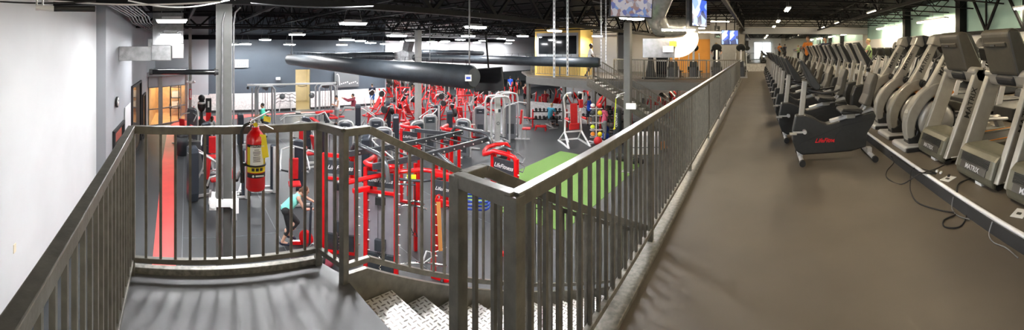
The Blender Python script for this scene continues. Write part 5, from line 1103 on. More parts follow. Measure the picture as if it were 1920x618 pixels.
# ================================================================ RED TRAINING RIG
def hoop_tower(p, q, h, label, shroud=False, depth=.5, loops=True, plate=True, name='rig_tower', studs=True):
    """two red posts from p to q (floor points) joined by a bent hoop; local x runs p->q, local y away from the landing"""
    p, q = V3(p), V3(q); d = q - p; L = d.length; rz = math.atan2(d.y, d.x); t = thing(name, label, 'training rig', p, rz)
    for x in (0, L):
        b = MB(); b.bar((x, 0, 0), (x, 0, h - .08), .085, .085, (0, 1, 0)); b.build('post', 'red_paint', t, .012)
        if studs:
            for k in range(9):
                z = .25 + k * .2; MB().cyl((x + .0425, -.0, z), (x + .085, -.0, z), .012, n=6).build('stud', 'white_paint', t)
    if loops:
        b = MB(); b.tube([(0, depth, h - .25), (0, depth, h - .08), (.02, depth - .06, h), (0, .15, h), (-.02, .02, h), (.06, -.08, h), (.2, -.12, h), (L - .2, -.12, h), (L - .04, -.06, h), (L, .03, h - .06), (L, .04, h - .16)], .05, 10); b.build('top_hoop', 'red_paint', t)
        b = MB(); b.bar((0, depth, 0), (0, depth, h - .2), .08, .08, (0, 1, 0)); b.build('rear_post', 'red_paint', t, .01)
    else:
        b = MB(); b.bar((-.04, 0, h - .05), (L + .04, 0, h - .05), .085, .085); b.build('top_beam', 'red_paint', t, .012)
    if plate:
        b = MB(); b.box((L / 2, -.02, h - .30), (L - .09, .03, .30)); b.build('name_plate', 'graphite', t, .01)
        text('LifeFitness', L * .19, (L / 2, -.04, h - .31), face_R((1, 0, 0), (0, 0, 1)), 'white_paint', t, shear=.4, ext=.002, bold=.001)
    b = MB(); b.bar((0, 0, h - .56), (L, 0, h - .56), .06, .06); b.build('cross_beam', 'red_paint', t, .006)
    if shroud:
        b = MB(); b.bx(.05, L - .05, .02, .05, .42, h - .6); b.build('shroud_panel', 'lilac_panel', t)
        b = MB(); b.bx(.05, L - .05, -.03, .12, .05, .42); b.build('lower_cover', 'graphite', t, .01)
        for x in (L / 2 - .05, L / 2 + .05): MB().cyl((x, -.03, .3), (x, -.03, h - .7), .009, n=6).build('guide_rod', 'chrome', t)
        b = MB(); b.bx(L / 2 - .1, L / 2 + .1, -.07, .0, h - .8, h - .64); b.build('pulley_block', 'black_soft', t, .01); b = MB(); b.bx(L / 2 - .11, L / 2 + .11, -.09, .0, .5, .72); b.build('carriage', 'graphite', t, .01)
        b = MB(); b.bx(L / 2 - .05, L / 2 + .05, -.03, -.02, h - .635, h - .58); b.build('maker_tag', 'label_white', t)
        b = MB(); b.tube([(L / 2, -.06, .5 - .03 * k) for k in range(2)] + [(L / 2 + .02 * (-1) ** k, -.06, .42 - .035 * k) for k in range(10)], .008, 5); b.build('chain', 'chrome', t)
    b = MB(); b.bar((-.0, 0, .035), (L, 0, .035), .08, .07); b.build('base_beam', 'red_paint', t, .006)
    nest(t, 'post', 'stud'); nest(t, 'name_plate', 'lettering'); nest(t, 'shroud_panel', 'maker_tag')
    return t
Z = LZ
RIG = thing('training_rig', 'big red and dark training rig with monkey bars, weight shroud towers and pull-up rail', 'training rig', (0, 0, LZ))
fold(hoop_tower(G(686, 508, Z), G(743, 520, Z), 2.2, 'front red rig tower with grey weight shroud and white name lettering', True, .55, True), RIG)
fold(hoop_tower(G(813, 520, Z), G(858, 534, Z), 2.1, 'red rig bay with an orange strap, just left of the stair-head frame', False, .6, False, True), RIG)
fold(hoop_tower(G(608, 470, Z), G(668, 478, Z), 2.2, 'red rig tower with grey shroud behind the landing corner posts', True, .5, False), RIG)
fold(hoop_tower(G(753, 378, Z), G(786, 384, Z), 2.25, 'red rig hoop frame at the far end of the monkey bars, left one', False, .5, True), RIG)
fold(hoop_tower(G(829, 388, Z), G(861, 392, Z), 2.25, 'red rig hoop frame at the far end of the monkey bars, right one', False, .5, True), RIG)
ra, rb = Vector((-5.43, 6.38, Z)), Vector((-4.73, 6.32, Z)); L = (rb - ra).length
t = hoop_tower(ra, rb, 2.26, 'free-standing red rack with two name plates at the edge of the turf', False, .5, False, True)
for c_ in list(t.children):
    if base(c_.name) == 'top_beam': bpy.data.objects.remove(c_)
IM = t.matrix_basis.inverted() if True else None
bpy.context.view_layer.update(); IM = (Matrix.Translation(ra) @ Matrix.Rotation(t.rotation_euler[2], 4, 'Z')).inverted()
lw = lambda x, r, h: IM @ Vector((*Q(x, r)[:2], Z + h))
pr, rr = lw(927, 9.1, 0), lw(953, 9.3, 0)
b = MB(); b.tube([lw(953, 9.3, 1.9), lw(953, 9.3, 2.08), lw(951, 9.3, 2.14), lw(930, 9.25, 2.14), lw(914, 9.0, 2.14), lw(908, 8.7, 2.13), lw(908, 8.45, 2.12), lw(914, 8.3, 2.18), (.1, -.06, 2.25), (L - .16, -.06, 2.25), (L - .04, -.03, 2.21), (L, 0, 2.12), (L, 0, 2.0)], .05, 10); b.build('top_hoop', 'red_paint', t)
for q_ in (pr, rr): b = MB(); b.bar(q_, q_ + Vector((0, 0, 2.1)), .08, .08, (0, 1, 0)); b.build('rear_post', 'red_paint', t, .01)
b = MB(); b.bar(pr + Vector((0, 0, 1.9)), rr + Vector((0, 0, 1.9)), .03, .26); b.build('name_plate', 'graphite', t, .008)
d_ = (rr - pr).normalized(); m_ = (pr + rr) / 2 + Vector((0, 0, 1.9)); n_ = Vector((d_.y, -d_.x, 0))
text('LifeFitness', .075, m_ + n_ * .022, face_R(d_, (0, 0, 1)), 'white_paint', t, shear=.4, ext=.002)
b = MB(); b.bar(pr + Vector((0, 0, 1.72)), rr + Vector((0, 0, 1.72)), .06, .06); b.build('cross_beam', 'red_paint', t)
b = MB(); b.tube([lw(920, 8.4, 2.22), lw(945, 8.8, 2.2), lw(962, 8.7, 2.14), lw(966, 8.5, 1.95)], .045, 10); b.build('side_grip', 'tube_grey', t)
for z_ in (1.93, 1.72):
    b = MB(); b.tube([lw(955, 9.2, z_), lw(972, 9.2, z_), lw(984, 9.0, z_ - .05), lw(980, 8.8, z_ - .12), lw(962, 8.9, z_ - .08)], .016); b.build('handle_loop', 'galv_dull', t)
b = MB(); b.bar((-.03, -.04, 1.72), (-.5, -.16, 1.62), .10, .08); b.build('link_beam', 'graphite', t, .01)
b = MB(); b.cyl((L / 2 - .1, .05, 1.45), (L + .1, -.05, 1.38), .02); b.ell((L / 2 - .1, .05, 1.45), .035); b.build('safety_arm', 'red_paint', t)
b = MB(); b.cyl((L + .02, -.05, .95), (L + .18, -.12, .9), .06); b.build('plate_roller', 'black_soft', t)
b = MB(); b.tube([(L + .05, -.05, 1.05), (L + .05, -.25, .8), (L + .3, -.4, .75)], .02); b.build('landmine_arm', 'graphite', t)
# monkey bars
zt = LZ + 2.25
t = MBT = thing('monkey_bars', 'dark bolted monkey bars spanning between the red towers of the training rig', 'training rig', (0, 0, LZ))
h = 2.25
for x in (-7.12, -6.12):
    b = MB(); b.bar((x, 3.7, h), (x - .05, 7.15, h), .06, .12); b.build('bolted_beam', 'graphite', t, .006)
    for k in range(11):
        y = 3.95 + k * .31; MB().cyl((x + .03, y, h), (x + .045, y, h), .016, n=8).build('bolt', 'silver_light', t)
for k in range(7):
    y = 4.3 + k * .42; b = MB(); b.cyl((-7.14, y, h - .02), (-6.14, y, h - .02), .018); b.build('rung', 'char_plastic', t)
for y in (3.95, 7.0):
    b = MB(); b.tube([(-7.5, y, h - .25), (-7.42, y, h + .0), (-7.3, y, h + .14), (-7.15, y, h + .16), (-6.3, y, h + .16), (-6.12, y, h + .12), (-6.02, y, h - .02), (-5.96, y, h - .3)], .05, 10); b.build('end_arch', 'tube_grey', t)
b = MB(); b.tube([(-6.1, 5.35, h - .03), (-5.0, 4.98, h - .12)], .052, 12); b.build('diagonal_bar', 'tube_grey', t)
for x, y in ((-7.45, 3.95), (-7.45, 7.0), (-5.95, 7.0), (-6.55, 3.9)): b = MB(); b.bar((x, y, 0), (x, y, h - .1), .08, .08, (0, 1, 0)); b.build('post', 'red_paint', t, .01)
b = MB(); b.bar((-8.3, 6.4, h - .02), (-7.14, 6.9, h - .02), .06, .1); b.build('link_beam', 'graphite', t, .005)
nest(t, 'bolted_beam', 'bolt'); fold(t, RIG)
# curved red pull-up rail in the front
def rail3(name, pts, r, m, label, cat='training rig', n=10):
    o = MB().tube(pts, r, n).build(name, m); return tag(o, label, cat)
q = lambda x, y, z: tuple(G(x, y, LZ + z))
t = thing('pull_up_station', 'curved red pull-up rail with grey handlebar and a yellow label, front of the rig', 'training rig')
b = MB(); b.tube([q(648, 343, 2.0), q(690, 333, 2.0), q(745, 322, 2.02), q(790, 318, 2.02), q(820, 321, 2.02), q(848, 331, 2.0), q(858, 345, 1.95)], .045, 10); b.build('curved_rail', 'red_paint', t)
b = MB(); b.bar(q(662, 358, 1.9), q(692, 352, 1.9), .08, .08); b.build('short_beam', 'red_paint', t, .01)
b = MB(); b.tube([q(727, 327, 1.98), q(742, 335, 1.9), q(790, 339, 1.88), q(825, 335, 1.9), q(842, 330, 1.95)], .028, 10); b.build('handlebar', 'graphite', t)
b = MB(); b.tube([q(728, 341, 1.85), q(755, 345, 1.83), q(780, 346, 1.83)], .018); b.build('handlebar', 'graphite', t)
b = MB(); a0, a1 = V3(q(763, 333, 1.9)), V3(q(780, 333, 1.9)); b.bar(a0, a1, .10, .10); b.build('warning_label', 'hiviz', t)
for x, y in ((779, 470), (818, 470)): p = G(x, y, LZ); top = 1.96; b = MB(); b.bar((p.x, p.y, LZ), (p.x, p.y, LZ + top), .07, .07, (0, 1, 0)); b.build('post', 'red_paint', t, .01)
fold(t, RIG)
# left cable column with red wheels
p = G(652, 462, LZ); t = thing('cable_column', 'cable column with red adjustment wheels beside the landing corner', 'gym machine', p, face_cam(p))
b = MB(); b.bx(-.05, .05, -.05, .05, 0, 1.7); b.build('column', 'silver', t, .008)
for z in (1.5, 1.3): b = MB(); b.bar((.0, .05, z), (.35, .12, z + .02), .07, .07); b.build('arm', 'red_paint', t, .008)
for s in (-1, 1): b = MB(); b.cyl((s * .10, .1, .98), (s * .15, .1, .98), .13, n=20); b.build('wheel', 'red_paint', t, .008)
b = MB(); b.cyl((-.2, .1, .98), (.2, .1, .98), .03); b.build('axle', 'black_soft', t)
b = MB(); b.bx(-.12, .12, .03, .12, 1.35, 1.48); b.build('pulley_block', 'shroud', t, .02)
b = MB(); b.tube([(.02, .14, .85), (.0, .14, .55), (.02, .14, .3)], [.02, .035, .03]); b.build('hanging_rope', 'black_soft', t); 
for k in range(5): b = MB(); b.cyl((.0, .14, .72 - .08 * k), (.005, .14, .69 - .08 * k), .037, n=10); b.build('red_band', 'red_paint', t)
# hanging straps, bars and handles in the bay
t = thing('leather_strap', 'worn orange leather strap hanging in the red rig bay', 'strap'); p = G(822, 300, LZ + 2.0); P0 = Q(822, 6.9, 378)
b = MB(); b.bar(P0, Q(826, 6.9, 470), .075, .012, (P0.x, P0.y, 0)); b.build('strap', 'strap_orange', t); b = MB(); b.ring(Q(822, 6.9, 370), .05, .012, 'x', 14); b.build('ring', 'red_paint', t)
for x, y0, y1, d in ((770, 338, 425, 'left'), (778, 340, 432, 'right')):
    A, B = Q(x, 7.2, y0), Q(x, 7.2, y1); t = thing('suspension_trainer', 'black suspension trainer hanging under the yellow label, %s of two' % ('shorter' if d == 'left' else 'longer'), 'strap')
    b = MB(); b.bar(A, B, .022, .01); b.build('strap', 'black_soft', t); b = MB(); b.tube([B, B + Vector((.05, .02, -.1)), B + Vector((-.05, -.02, -.1)), B], .01, 6); b.build('handle', 'black_soft', t)
for i, (x0, y0, x1, y1, d) in enumerate(((745, 387, 800, 392, 'white-tipped bar across the rig bay'), (746, 496, 838, 498, 'chrome bent bar lying low in the rig bay'), (845, 398, 836, 390, 'short chrome bar by the orange strap'), (768, 379, 795, 384, 'chrome handle bar under the yellow label'))):
    A, B = Q(x0, 7.3, y0), Q(x1, 7.3, y1); mid = (A + B) / 2 + Vector((0, 0, .08))
    o = MB().tube([A, A.lerp(mid, .6), B.lerp(mid, .6), B], .022, 8).build('pull_bar', 'chrome'); tag(o, d, 'bar')
A = Q(796, 7.1, 480); t = thing('handle_grip', 'white D-shaped cable grip hanging at the front of the rig bay', 'grip', A, face_cam(A))
b = MB(); b.tube([(-.04, 0, .1), (.05, 0, -.15)], .018); b.build('grip', 'white_paint', t); b = MB(); b.tube([(-.04, 0, .1), (-.12, 0, .08), (-.13, 0, -.02), (.05, 0, -.15)], .01); b.build('frame', 'white_paint', t); b = MB(); b.tube([(-.12, 0, .06), (-.25, 0, .1), (-.42, 0, .16)], .008); b.build('cord', 'label_white', t)
b = MB(); c = G(842, 528, LZ); b.tube([tuple(c + Vector((.18 * math.cos(a) * (1 - .02 * k), .16 * math.sin(a), .03 + .012 * (k % 3)))) for k, a in enumerate([j * .7 for j in range(26)])], .018, 6); o = b.build('coiled_strap', 'black_soft'); tag(o, 'black straps lying coiled on the floor at the foot of the rig bay', 'strap')
for k in range(3):
    c = G(890, 368, LZ + .4); b = MB(); b.tube([tuple(c + RZ(.6) @ Vector((.42 * math.cos(a), .3 * math.sin(a), .1 * k - .25 + .02 * math.sin(3 * a)))) for a in [j * 2 * PI / 20 for j in range(20)]], .028, 7, closed=True); o = b.build('battle_rope', 'blue'); tag(o, 'blue battle rope coil hanging by the red rack, %s of three' % ('lowest', 'middle', 'topmost')[k], 'rope', 'blue rope coils by the red rack')
p = G(868, 470, LZ); 
# medicine ball hoop, floor loops and long bar on turf
o = MB().tube([G(985, 389, LZ + .12), G(1045, 392, LZ + .12)], .016, 8).build('barbell', 'steel_black'); tag(o, 'dark bar lying across the near edge of the turf', 'barbell')
o = MB().tube([G(905, 245, LZ + .35), G(945, 258, LZ + .3)], .02, 8).build('roller_bar', 'black_soft'); tag(o, 'short dark roller bar right of the monkey bar arch', 'bar')
# sled with poles pushed by the woman, and a bag beside it
p = G(588, 460, LZ); t = thing('push_sled', 'red and grey push sled with upright poles held by the woman', 'sled', p, -.35)
b = MB(); b.bar((-.05, -.5, .05), (-.05, .5, .05), .08, .08); b.build('runner', 'red_paint', t, .01); b = MB(); b.bar((.4, -.5, .05), (.4, .5, .05), .08, .08); b.build('runner', 'red_paint', t, .01); b = MB(); b.bar((-.05, .0, .08), (.4, 0, .08), .3, .05); b.build('tray', 'graphite', t, .01)
for x in (0.0, .22): b = MB(); b.cyl((x, -.1, .08), (x, -.06, 1.0), .024); b.build('pole', 'shroud_dark', t)
p = G(574, 462, LZ); t = thing('weight_plate', 'round red weight plate standing at the feet of the woman', 'weight plate', p + Vector((0, 0, .19)), .6)
b = MB(); b.lathe([(0, -.03), (.16, -.03), (.19, -.02), (.19, .02), (.16, .03), (0, .03)], n=28, ax='y'); b.build('plate', 'red_paint', t); b = MB(); b.lathe([(0, -.032), (.03, -.032), (.03, .032), (0, .032)], n=12, ax='y'); b.build('hub', 'black_soft', t)
p = G(590, 492, LZ); t = thing('gym_bag', 'dark gym bag on the floor below the landing kerb', 'bag', p, .3)
b = MB(); b.ell((0, 0, .14), (.34, .2, .15)); b.build('body', 'black_soft', t); b = MB(); b.tube([(-.2, 0, .24), (-.1, .02, .36), (.1, .02, .36), (.2, 0, .24)], .014); b.build('handle', 'cloth_greyc', t); b = MB(); b.ell((.3, .1, .1), (.14, .12, .1)); b.build('side_pocket', 'cloth_maroon', t)
# ================================================================ DUCTS, SCREENS, HANGERS
def duct(name, pts, r, m, label, cat='duct', strings=0, caps=True):
    t = thing(name, label, cat); P3 = [V3(p) for p in pts]; rr = [r * .8] + [r] * len(P3[1:-1]) + [r * .8]
    a, e = P3[0], P3[-1]; d = (e - a).normalized()
    full = [a, a + d * .12] + P3[1:-1] + [e - d * .12, e]
    b = MB(); b.tube(full, [r * .75, r] + [r] * len(P3[1:-1]) + [r, r * .75], 24); b.build('tube', m, t)
    if strings:
        for k in range(strings):
            s = (k + .5) / strings; p = a.lerp(e, s) + Vector((0, 0, r * .98)); q = MB(); q.cyl(p, p + Vector((.03 * (-1) ** k, 0, .13)), .008, n=5); q.build('hanger', 'steel_black', t)
        q = MB(); q.cyl(a + Vector((0, 0, r + .13)), e + Vector((0, 0, r + .13)), .006, n=5); q.build('hanging_wire', 'galv_dull', t)
    return t
t = duct('fabric_duct', [Q(543, 20.6, 111), Q(889, 9.05, 145)], .30, 'fabric_black', 'long black fabric duct nearest the camera, running across the middle of the hall', strings=26)
e = Q(876, 9.0, 136); 
R = face_R((.72, .69, 0), (0, 0, 1)); b = MB(); b.box(Vector(Q(878, 8.72, 146)), (.15, .15, .012), R); b.build('care_label', 'label_white', t); b = MB(); b.box(Vector(Q(878, 8.70, 146)), (.10, .05, .012), R); b.build('care_label_print', 'blue', t)
duct('fabric_duct', [Q(776, 25.0, 108), Q(1125, 17.2, 117)], .24, 'fabric_black', 'long black fabric duct in the distance ending beside the walking man', strings=30)
duct('fabric_duct', [Q(560, 27.0, 107), Q(739, 25.4, 105)], .28, 'fabric_black', 'black fabric duct half hidden above the near duct, left of the silver joint', strings=14)
duct('fabric_duct', [Q(790, 29.5, 98), Q(906, 33, 99)], .22, 'fabric_black', 'shortest black fabric duct high against the white wall', strings=8)
p = Q(758, 25.2, 105); t = thing('duct_joint', 'crinkled silver duct joint between two black fabric ducts', 'duct', p, .2)
b = MB(); b.prism([(-.7, -.26), (-.3, -.32), (.1, -.3), (.65, -.26), (.65, .26), (.1, .42), (-.3, .3), (-.7, .26)], 'y', -.3, .3); b.build('box', 'galv', t, .02); b = MB(); b.prism([(.0, .35), (.5, .3), (.75, 1.1), (.25, 1.2)], 'y', -.25, .25); b.build('riser', 'galv_dull', t, .02)
# rectangular duct on the left wall
def boxduct(name, corners, m, label, cat='duct'): pass
p = Q(300, 12.2, 99)
t = thing('sheet_metal_duct', 'shiny rectangular sheet metal duct from the left wall with a foil elbow', 'duct', W(12.4, -2.2, 0), HROT)
z0, z1 = H + (HY - 114) / F * 12.2, H + (HY - 87) / F * 12.2
b = MB(); b.bx(-.5, .1, -.02, .0, 0, 0) if False else b.bx(-.25, .25, -2.0, .02, z0, z1)
t.rotation_euler = (0, 0, HROT)
b = MB(); b.bx(-.25, .25, -1.05, .03, z0, z1); o = b.build('straight_section', 'galv', t, .01)
b = MB(); b.bx(-.3, .3, -1.7, -1.04, z0, z1 + .05); b.build('foil_elbow', 'galv', t, .03)
b = MB(); b.bx(-.28, .28, -2.1, -1.72, z0 + .08, z1 + .1); b.build('foil_joint', 'silver_light', t, .02)
t = thing('sheet_metal_duct', 'big dark galvanised duct drop behind the hanging lamps by the left wall', 'duct', W(15.2, -.75, 0), HROT)
zz = H + (HY - 108) / F * 14.6; b = MB(); b.bx(-.5, .5, -.62, .6, zz, DECK); b.build('riser', 'galv_dull', t, .015); b = MB(); b.bx(.5, .55, -.62, .6, zz - .05, zz + .05); b.build('flange', 'galv', t)
t2 = Q(370, 16, 92); b = MB(); b.bx(-.3, .3, .62, .8, zz + .05, zz + .75); b.build('side_box', 'galv', t, .01)
for i in range(7):   # conduit bundle along the left wall
    v = -1.95 + i * .11; z = 2.72; b = MB(); b.tube([W(3, v, z), W(12.5, v, z), W(13.2, v, z - .15), W(24, v, z - .15)], .022, 6); struct(b.build(tnum(), 'galv_dull'))
# cables sagging under the girder above the landing
for i, (x0, x1, y0, ym, y1, r, m) in enumerate(((90, 415, 1, 9, 3, 4.6, 'white_paint'), (240, 430, 1, 14, 0, 5.2, 'label_white'), (0, 180, 3, 6, 2, 4.4, 'black_soft'), (470, 700, 6, 14, 12, 5.2, 'black_soft'))):
    o = MB().tube([Q(x0 + (x1 - x0) * k / 10, r, y0 + (y1 - y0) * k / 10 + (ym - (y0 + y1) / 2) * math.sin(PI * k / 10)) for k in range(11)], .011, 6).build('ceiling_cable', m)
    tag(o, ('thin white cable slung under the roof steel above the left wall', 'pale cable sagging towards the top of the near grey column', 'black cable at the upper photo edge above the white wall', 'black cable slung right of the grey column top')[i], 'cable')
p = Q(84, 3.7, 16); t = thing('sprinkler_fitting', 'white pipe fitting with two risers at the upper photo edge over the white wall', 'pipe fitting', p, face_cam(p))
b = MB(); b.cyl((-.09, 0, 0), (.09, 0, .01), .028); b.build('body', 'white_paint', t); b = MB(); b.cyl((-.09, 0, .0), (-.5, 0, .0), .03); b.build('black_pipe', 'black_soft', t)
for x in (.02, .08): b = MB(); b.cyl((x, 0, .0), (x, 0, DECK - p.z), .011); b.build('riser', 'galv', t)
# round spiral duct and curved rectangular duct over the gallery
t = duct('round_duct', [Q(1262, 12.0, -60), Q(1240, 12.6, 0), Q(1228, 13.2, 30), Q(1238, 13.9, 50), Q(1262, 14.6, 52), Q(1292, 15.4, 50)], .36, 'galv', 'fat round silver duct bending down at the top of the photo above the gallery')
def curved_duct():
    r = 12.6; c = Q(1205, r); t = thing('sheet_metal_duct', 'bright rectangular duct with a big curved end above the gallery railing', 'duct', (c.x, c.y, 0), 0)
    e = Q(1310, r); d = Vector((e.x - c.x, e.y - c.y, 0)); L = d.length; t.rotation_euler = (0, 0, math.atan2(d.y, d.x)); z1, z0 = H + (HY - 72) / F * r, H + (HY - 108) / F * r; h = z1 - z0
    b = MB(); b.bx(0, L * .56, 0, .5, z0, z1); b.build('straight_section', 'galv_dull', t, .008)
    pts = [(L * .56, z0)] + [(L - h * 1.15 + h * 1.15 * math.sin(a), z1 - .0 - h + (h * 1.0) * (1 - math.cos(a))) for a in [k * PI / 20 for k in range(11)]] + [(L * .98, z1 + h * .3), (L * .8, z1 + h * .3), (L * .72, z1 + .05), (L * .56, z1)]
    b = MB(); b.prism(pts, 'y', .0, .5); b.build('curved_section', 'metal_bright', t, .008); b = MB(); b.bx(L * .555, L * .57, -.01, .51, z0 - .01, z1 + .02); b.build('flange', 'galv_dull', t)  # glare painted by the paler metal, straight run kept darker
    b = MB(); b.bx(L * .78, L * 1.0, .0, .5, z1 + h * .3, DECK); b.build('riser', 'galv_dull', t, .008)
    s = thing('exit_sign', 'small green exit sign hanging on the curved duct', 'sign', t.matrix_basis @ Vector((0, 0, 0)), t.rotation_euler[2]); p = Q(1253, r - .1, 92); s.location = p
    b = MB(); b.bx(-.18, .18, -.03, .0, -.1, .1); b.build('case', 'label_white', s, .008); text('EXIT', .13, (0, -.034, 0), face_R((1, 0, 0), (0, 0, 1)), 'exit_emit', s, ext=.002, bold=.003)
    o = MB().bx(-.12, .12, -.02, 0, -.09, .09).build('notice_board', 'yellow', bev=.004); o.location = Q(1262, r - .08, 82); o.rotation_euler = (0, 0, t.rotation_euler[2]); tag(o, 'small yellowish notice on the curved duct above the exit sign', 'sign')
curved_duct()
# screens
def tv(loc, rz, w_, h, m, label, tilt=0., hang=.0, d=.07):
    t = thing('television', label, 'television', loc, rz)
    b = MB(); b.bx(-w_ / 2, w_ / 2, 0, d, -h / 2, h / 2); o = b.build('casing', 'black_soft', t, .01)
    q = MB(); q.bx(-w_ / 2 + .025, w_ / 2 - .025, -.003, .0, -h / 2 + .03, h / 2 - .025); s = q.build('screen', m, t)
    if hang: c = MB(); c.cyl((0, d + .03, 0), (0, d + .03, hang), .025); c.build('ceiling_mount', 'steel_black', t)
    t.rotation_euler = (tilt, 0, rz); return t
fc = lambda p, off=0.: face_cam(p) + PI + off
p = Q(1185, 8.0, 3); tv(p, fc(p, .35), .98, .70, 'screen_show', 'big hanging television showing a bright programme, cut by the upper photo edge', .12, 1.2)
p = Q(915, 9.9, 149); t_ = tv(p, fc(p, -.4), .84, .62, 'black_gloss', 'switched-off television just past the end of the near black duct', 0, 1.2); t_.rotation_euler = (0, -.09, fc(p, -.4))
p = Q(1312, 12.5, 24); tv(p, fc(p, 1.1), 1.1, .95, 'screen_blue', 'large television seen nearly edge on above the curved duct', 0, .8, .1)
p = Q(1363, 17.5, 70); tv(p, fc(p, .25), .55, .7, 'screen_blue', 'left one of the two blue-lit televisions above the walkway', 0, 1.0)
p = Q(1376, 17.3, 70); tv(p, fc(p, -.35), .45, .68, 'screen_blue', 'right one of the two blue-lit televisions above the walkway', 0, 1.0)
p = Q(1346, 18.2, 60); tv(p, fc(p, 1.2), .6, .6, 'dark_glass', 'dark television behind the pair of blue-lit ones', 0, 1.0)
# slotted hangers
for (x, r, yb, w_, d) in ((1039, 8.2, 145, .05, 'left one of the two before the yellow booth'), (1064, 8.6, 142, .05, 'right one of the two before the yellow booth'), (1127, 11, 121, .045, 'beside the walking man'), (1136, 12, 118, .04, 'right of the one beside the walking man')):
    p = Q(x, r, yb); t = thing('slotted_strut', 'pale slotted metal hanger strut, ' + d, 'strut', p, face_cam(p)); L = DECK - p.z
    b = MB(); b.bx(-w_ / 2, w_ / 2, -.012, .012, 0, L); b.build('channel', 'galv', t, .002)
    b = MB(); n = int(L / .1)
    for k in range(n): b.bx(-.007, .007, .012, .0135, .04 + k * .1, .09 + k * .1)
    b.build('slot', 'steel_black', t)['kind'] = 'stuff'
for x, r, y0, d in ((880, 9.5, 122, 'above the end of the near black duct'), (806, 18, 113, 'above the silver joint'), (547, 18, 103, 'above the far end of the near black duct')):
    p = Q(x, r, y0); o = MB().cyl((0, 0, 0), (0, 0, DECK - p.z), .02, n=8).build('hanger_rod', 'galv_dull'); o.location = p; tag(o, 'thin hanger rod ' + d, 'rod')
# ================================================================ PEOPLE
def fused(name, prims, voxel, m, parent, smooth=4):
    b = MB()
    for p in prims:
        if p[0] == 'c':
            a, e, r1, r2 = V3(p[1]), V3(p[2]), p[3], p[4]; b.tube([a, e], [r1, r2], 12); b.ell(a, r1, 12, 8); b.ell(e, r2, 12, 8)
        else: b.ell(p[1], p[2], 16, 10, p[3] if len(p) > 3 else None)
    me = b.mesh('tmp'); o = bpy.data.objects.new('tmp', me); COL.objects.link(o)
    r = o.modifiers.new('r', 'REMESH'); r.mode = 'VOXEL'; r.voxel_size = voxel; r.use_smooth_shade = True
    s = o.modifiers.new('s', 'SMOOTH'); s.iterations = smooth; s.factor = .5
    dg = bpy.context.evaluated_depsgraph_get(); dg.update(); m2 = bpy.data.meshes.new_from_object(o.evaluated_get(dg)); bpy.data.objects.remove(o); m2.name = name
    m2.materials.clear(); m2.materials.append(M[m]); m2.polygons.foreach_set('use_smooth', [True] * len(m2.polygons))
    q = bpy.data.objects.new(name, m2); COL.objects.link(q); q.parent = parent; return q
def hand(prims, w_, fwd, palm, s=1., curl=.6):
    """palm + four fingers + thumb; fwd = direction of the hand, palm = palm normal"""
    w_, f, n = V3(w_), V3(fwd).normalized(), V3(palm); n = (n - f * n.dot(f)).normalized(); sd = f.cross(n)
    R = Matrix((sd, f, n)).transposed(); c = w_ + f * .05 * s
    prims.append(('e', c, (.040 * s, .052 * s, .017 * s), R))
    for k, (o, ln) in enumerate(((-.030, .066), (-.010, .076), (.010, .071), (.030, .056))):
        a = c + f * .045 * s + sd * o * s; b1 = a + (f * math.cos(curl) + n * math.sin(curl)) * ln * .5 * s; b2 = b1 + (f * math.cos(curl * 2.3) + n * math.sin(curl * 2.3)) * ln * .5 * s
        prims.append(('c', a, b1, .0095 * s, .0088 * s)); prims.append(('c', b1, b2, .0088 * s, .0075 * s))
    a = c - f * .02 * s - sd * .034 * s; b1 = a - sd * .028 * s + f * .022 * s + n * .012 * s; b2 = b1 + f * .028 * s + n * .014 * s
    prims.append(('c', a, b1, .012 * s, .0105 * s)); prims.append(('c', b1, b2, .0105 * s, .0085 * s))
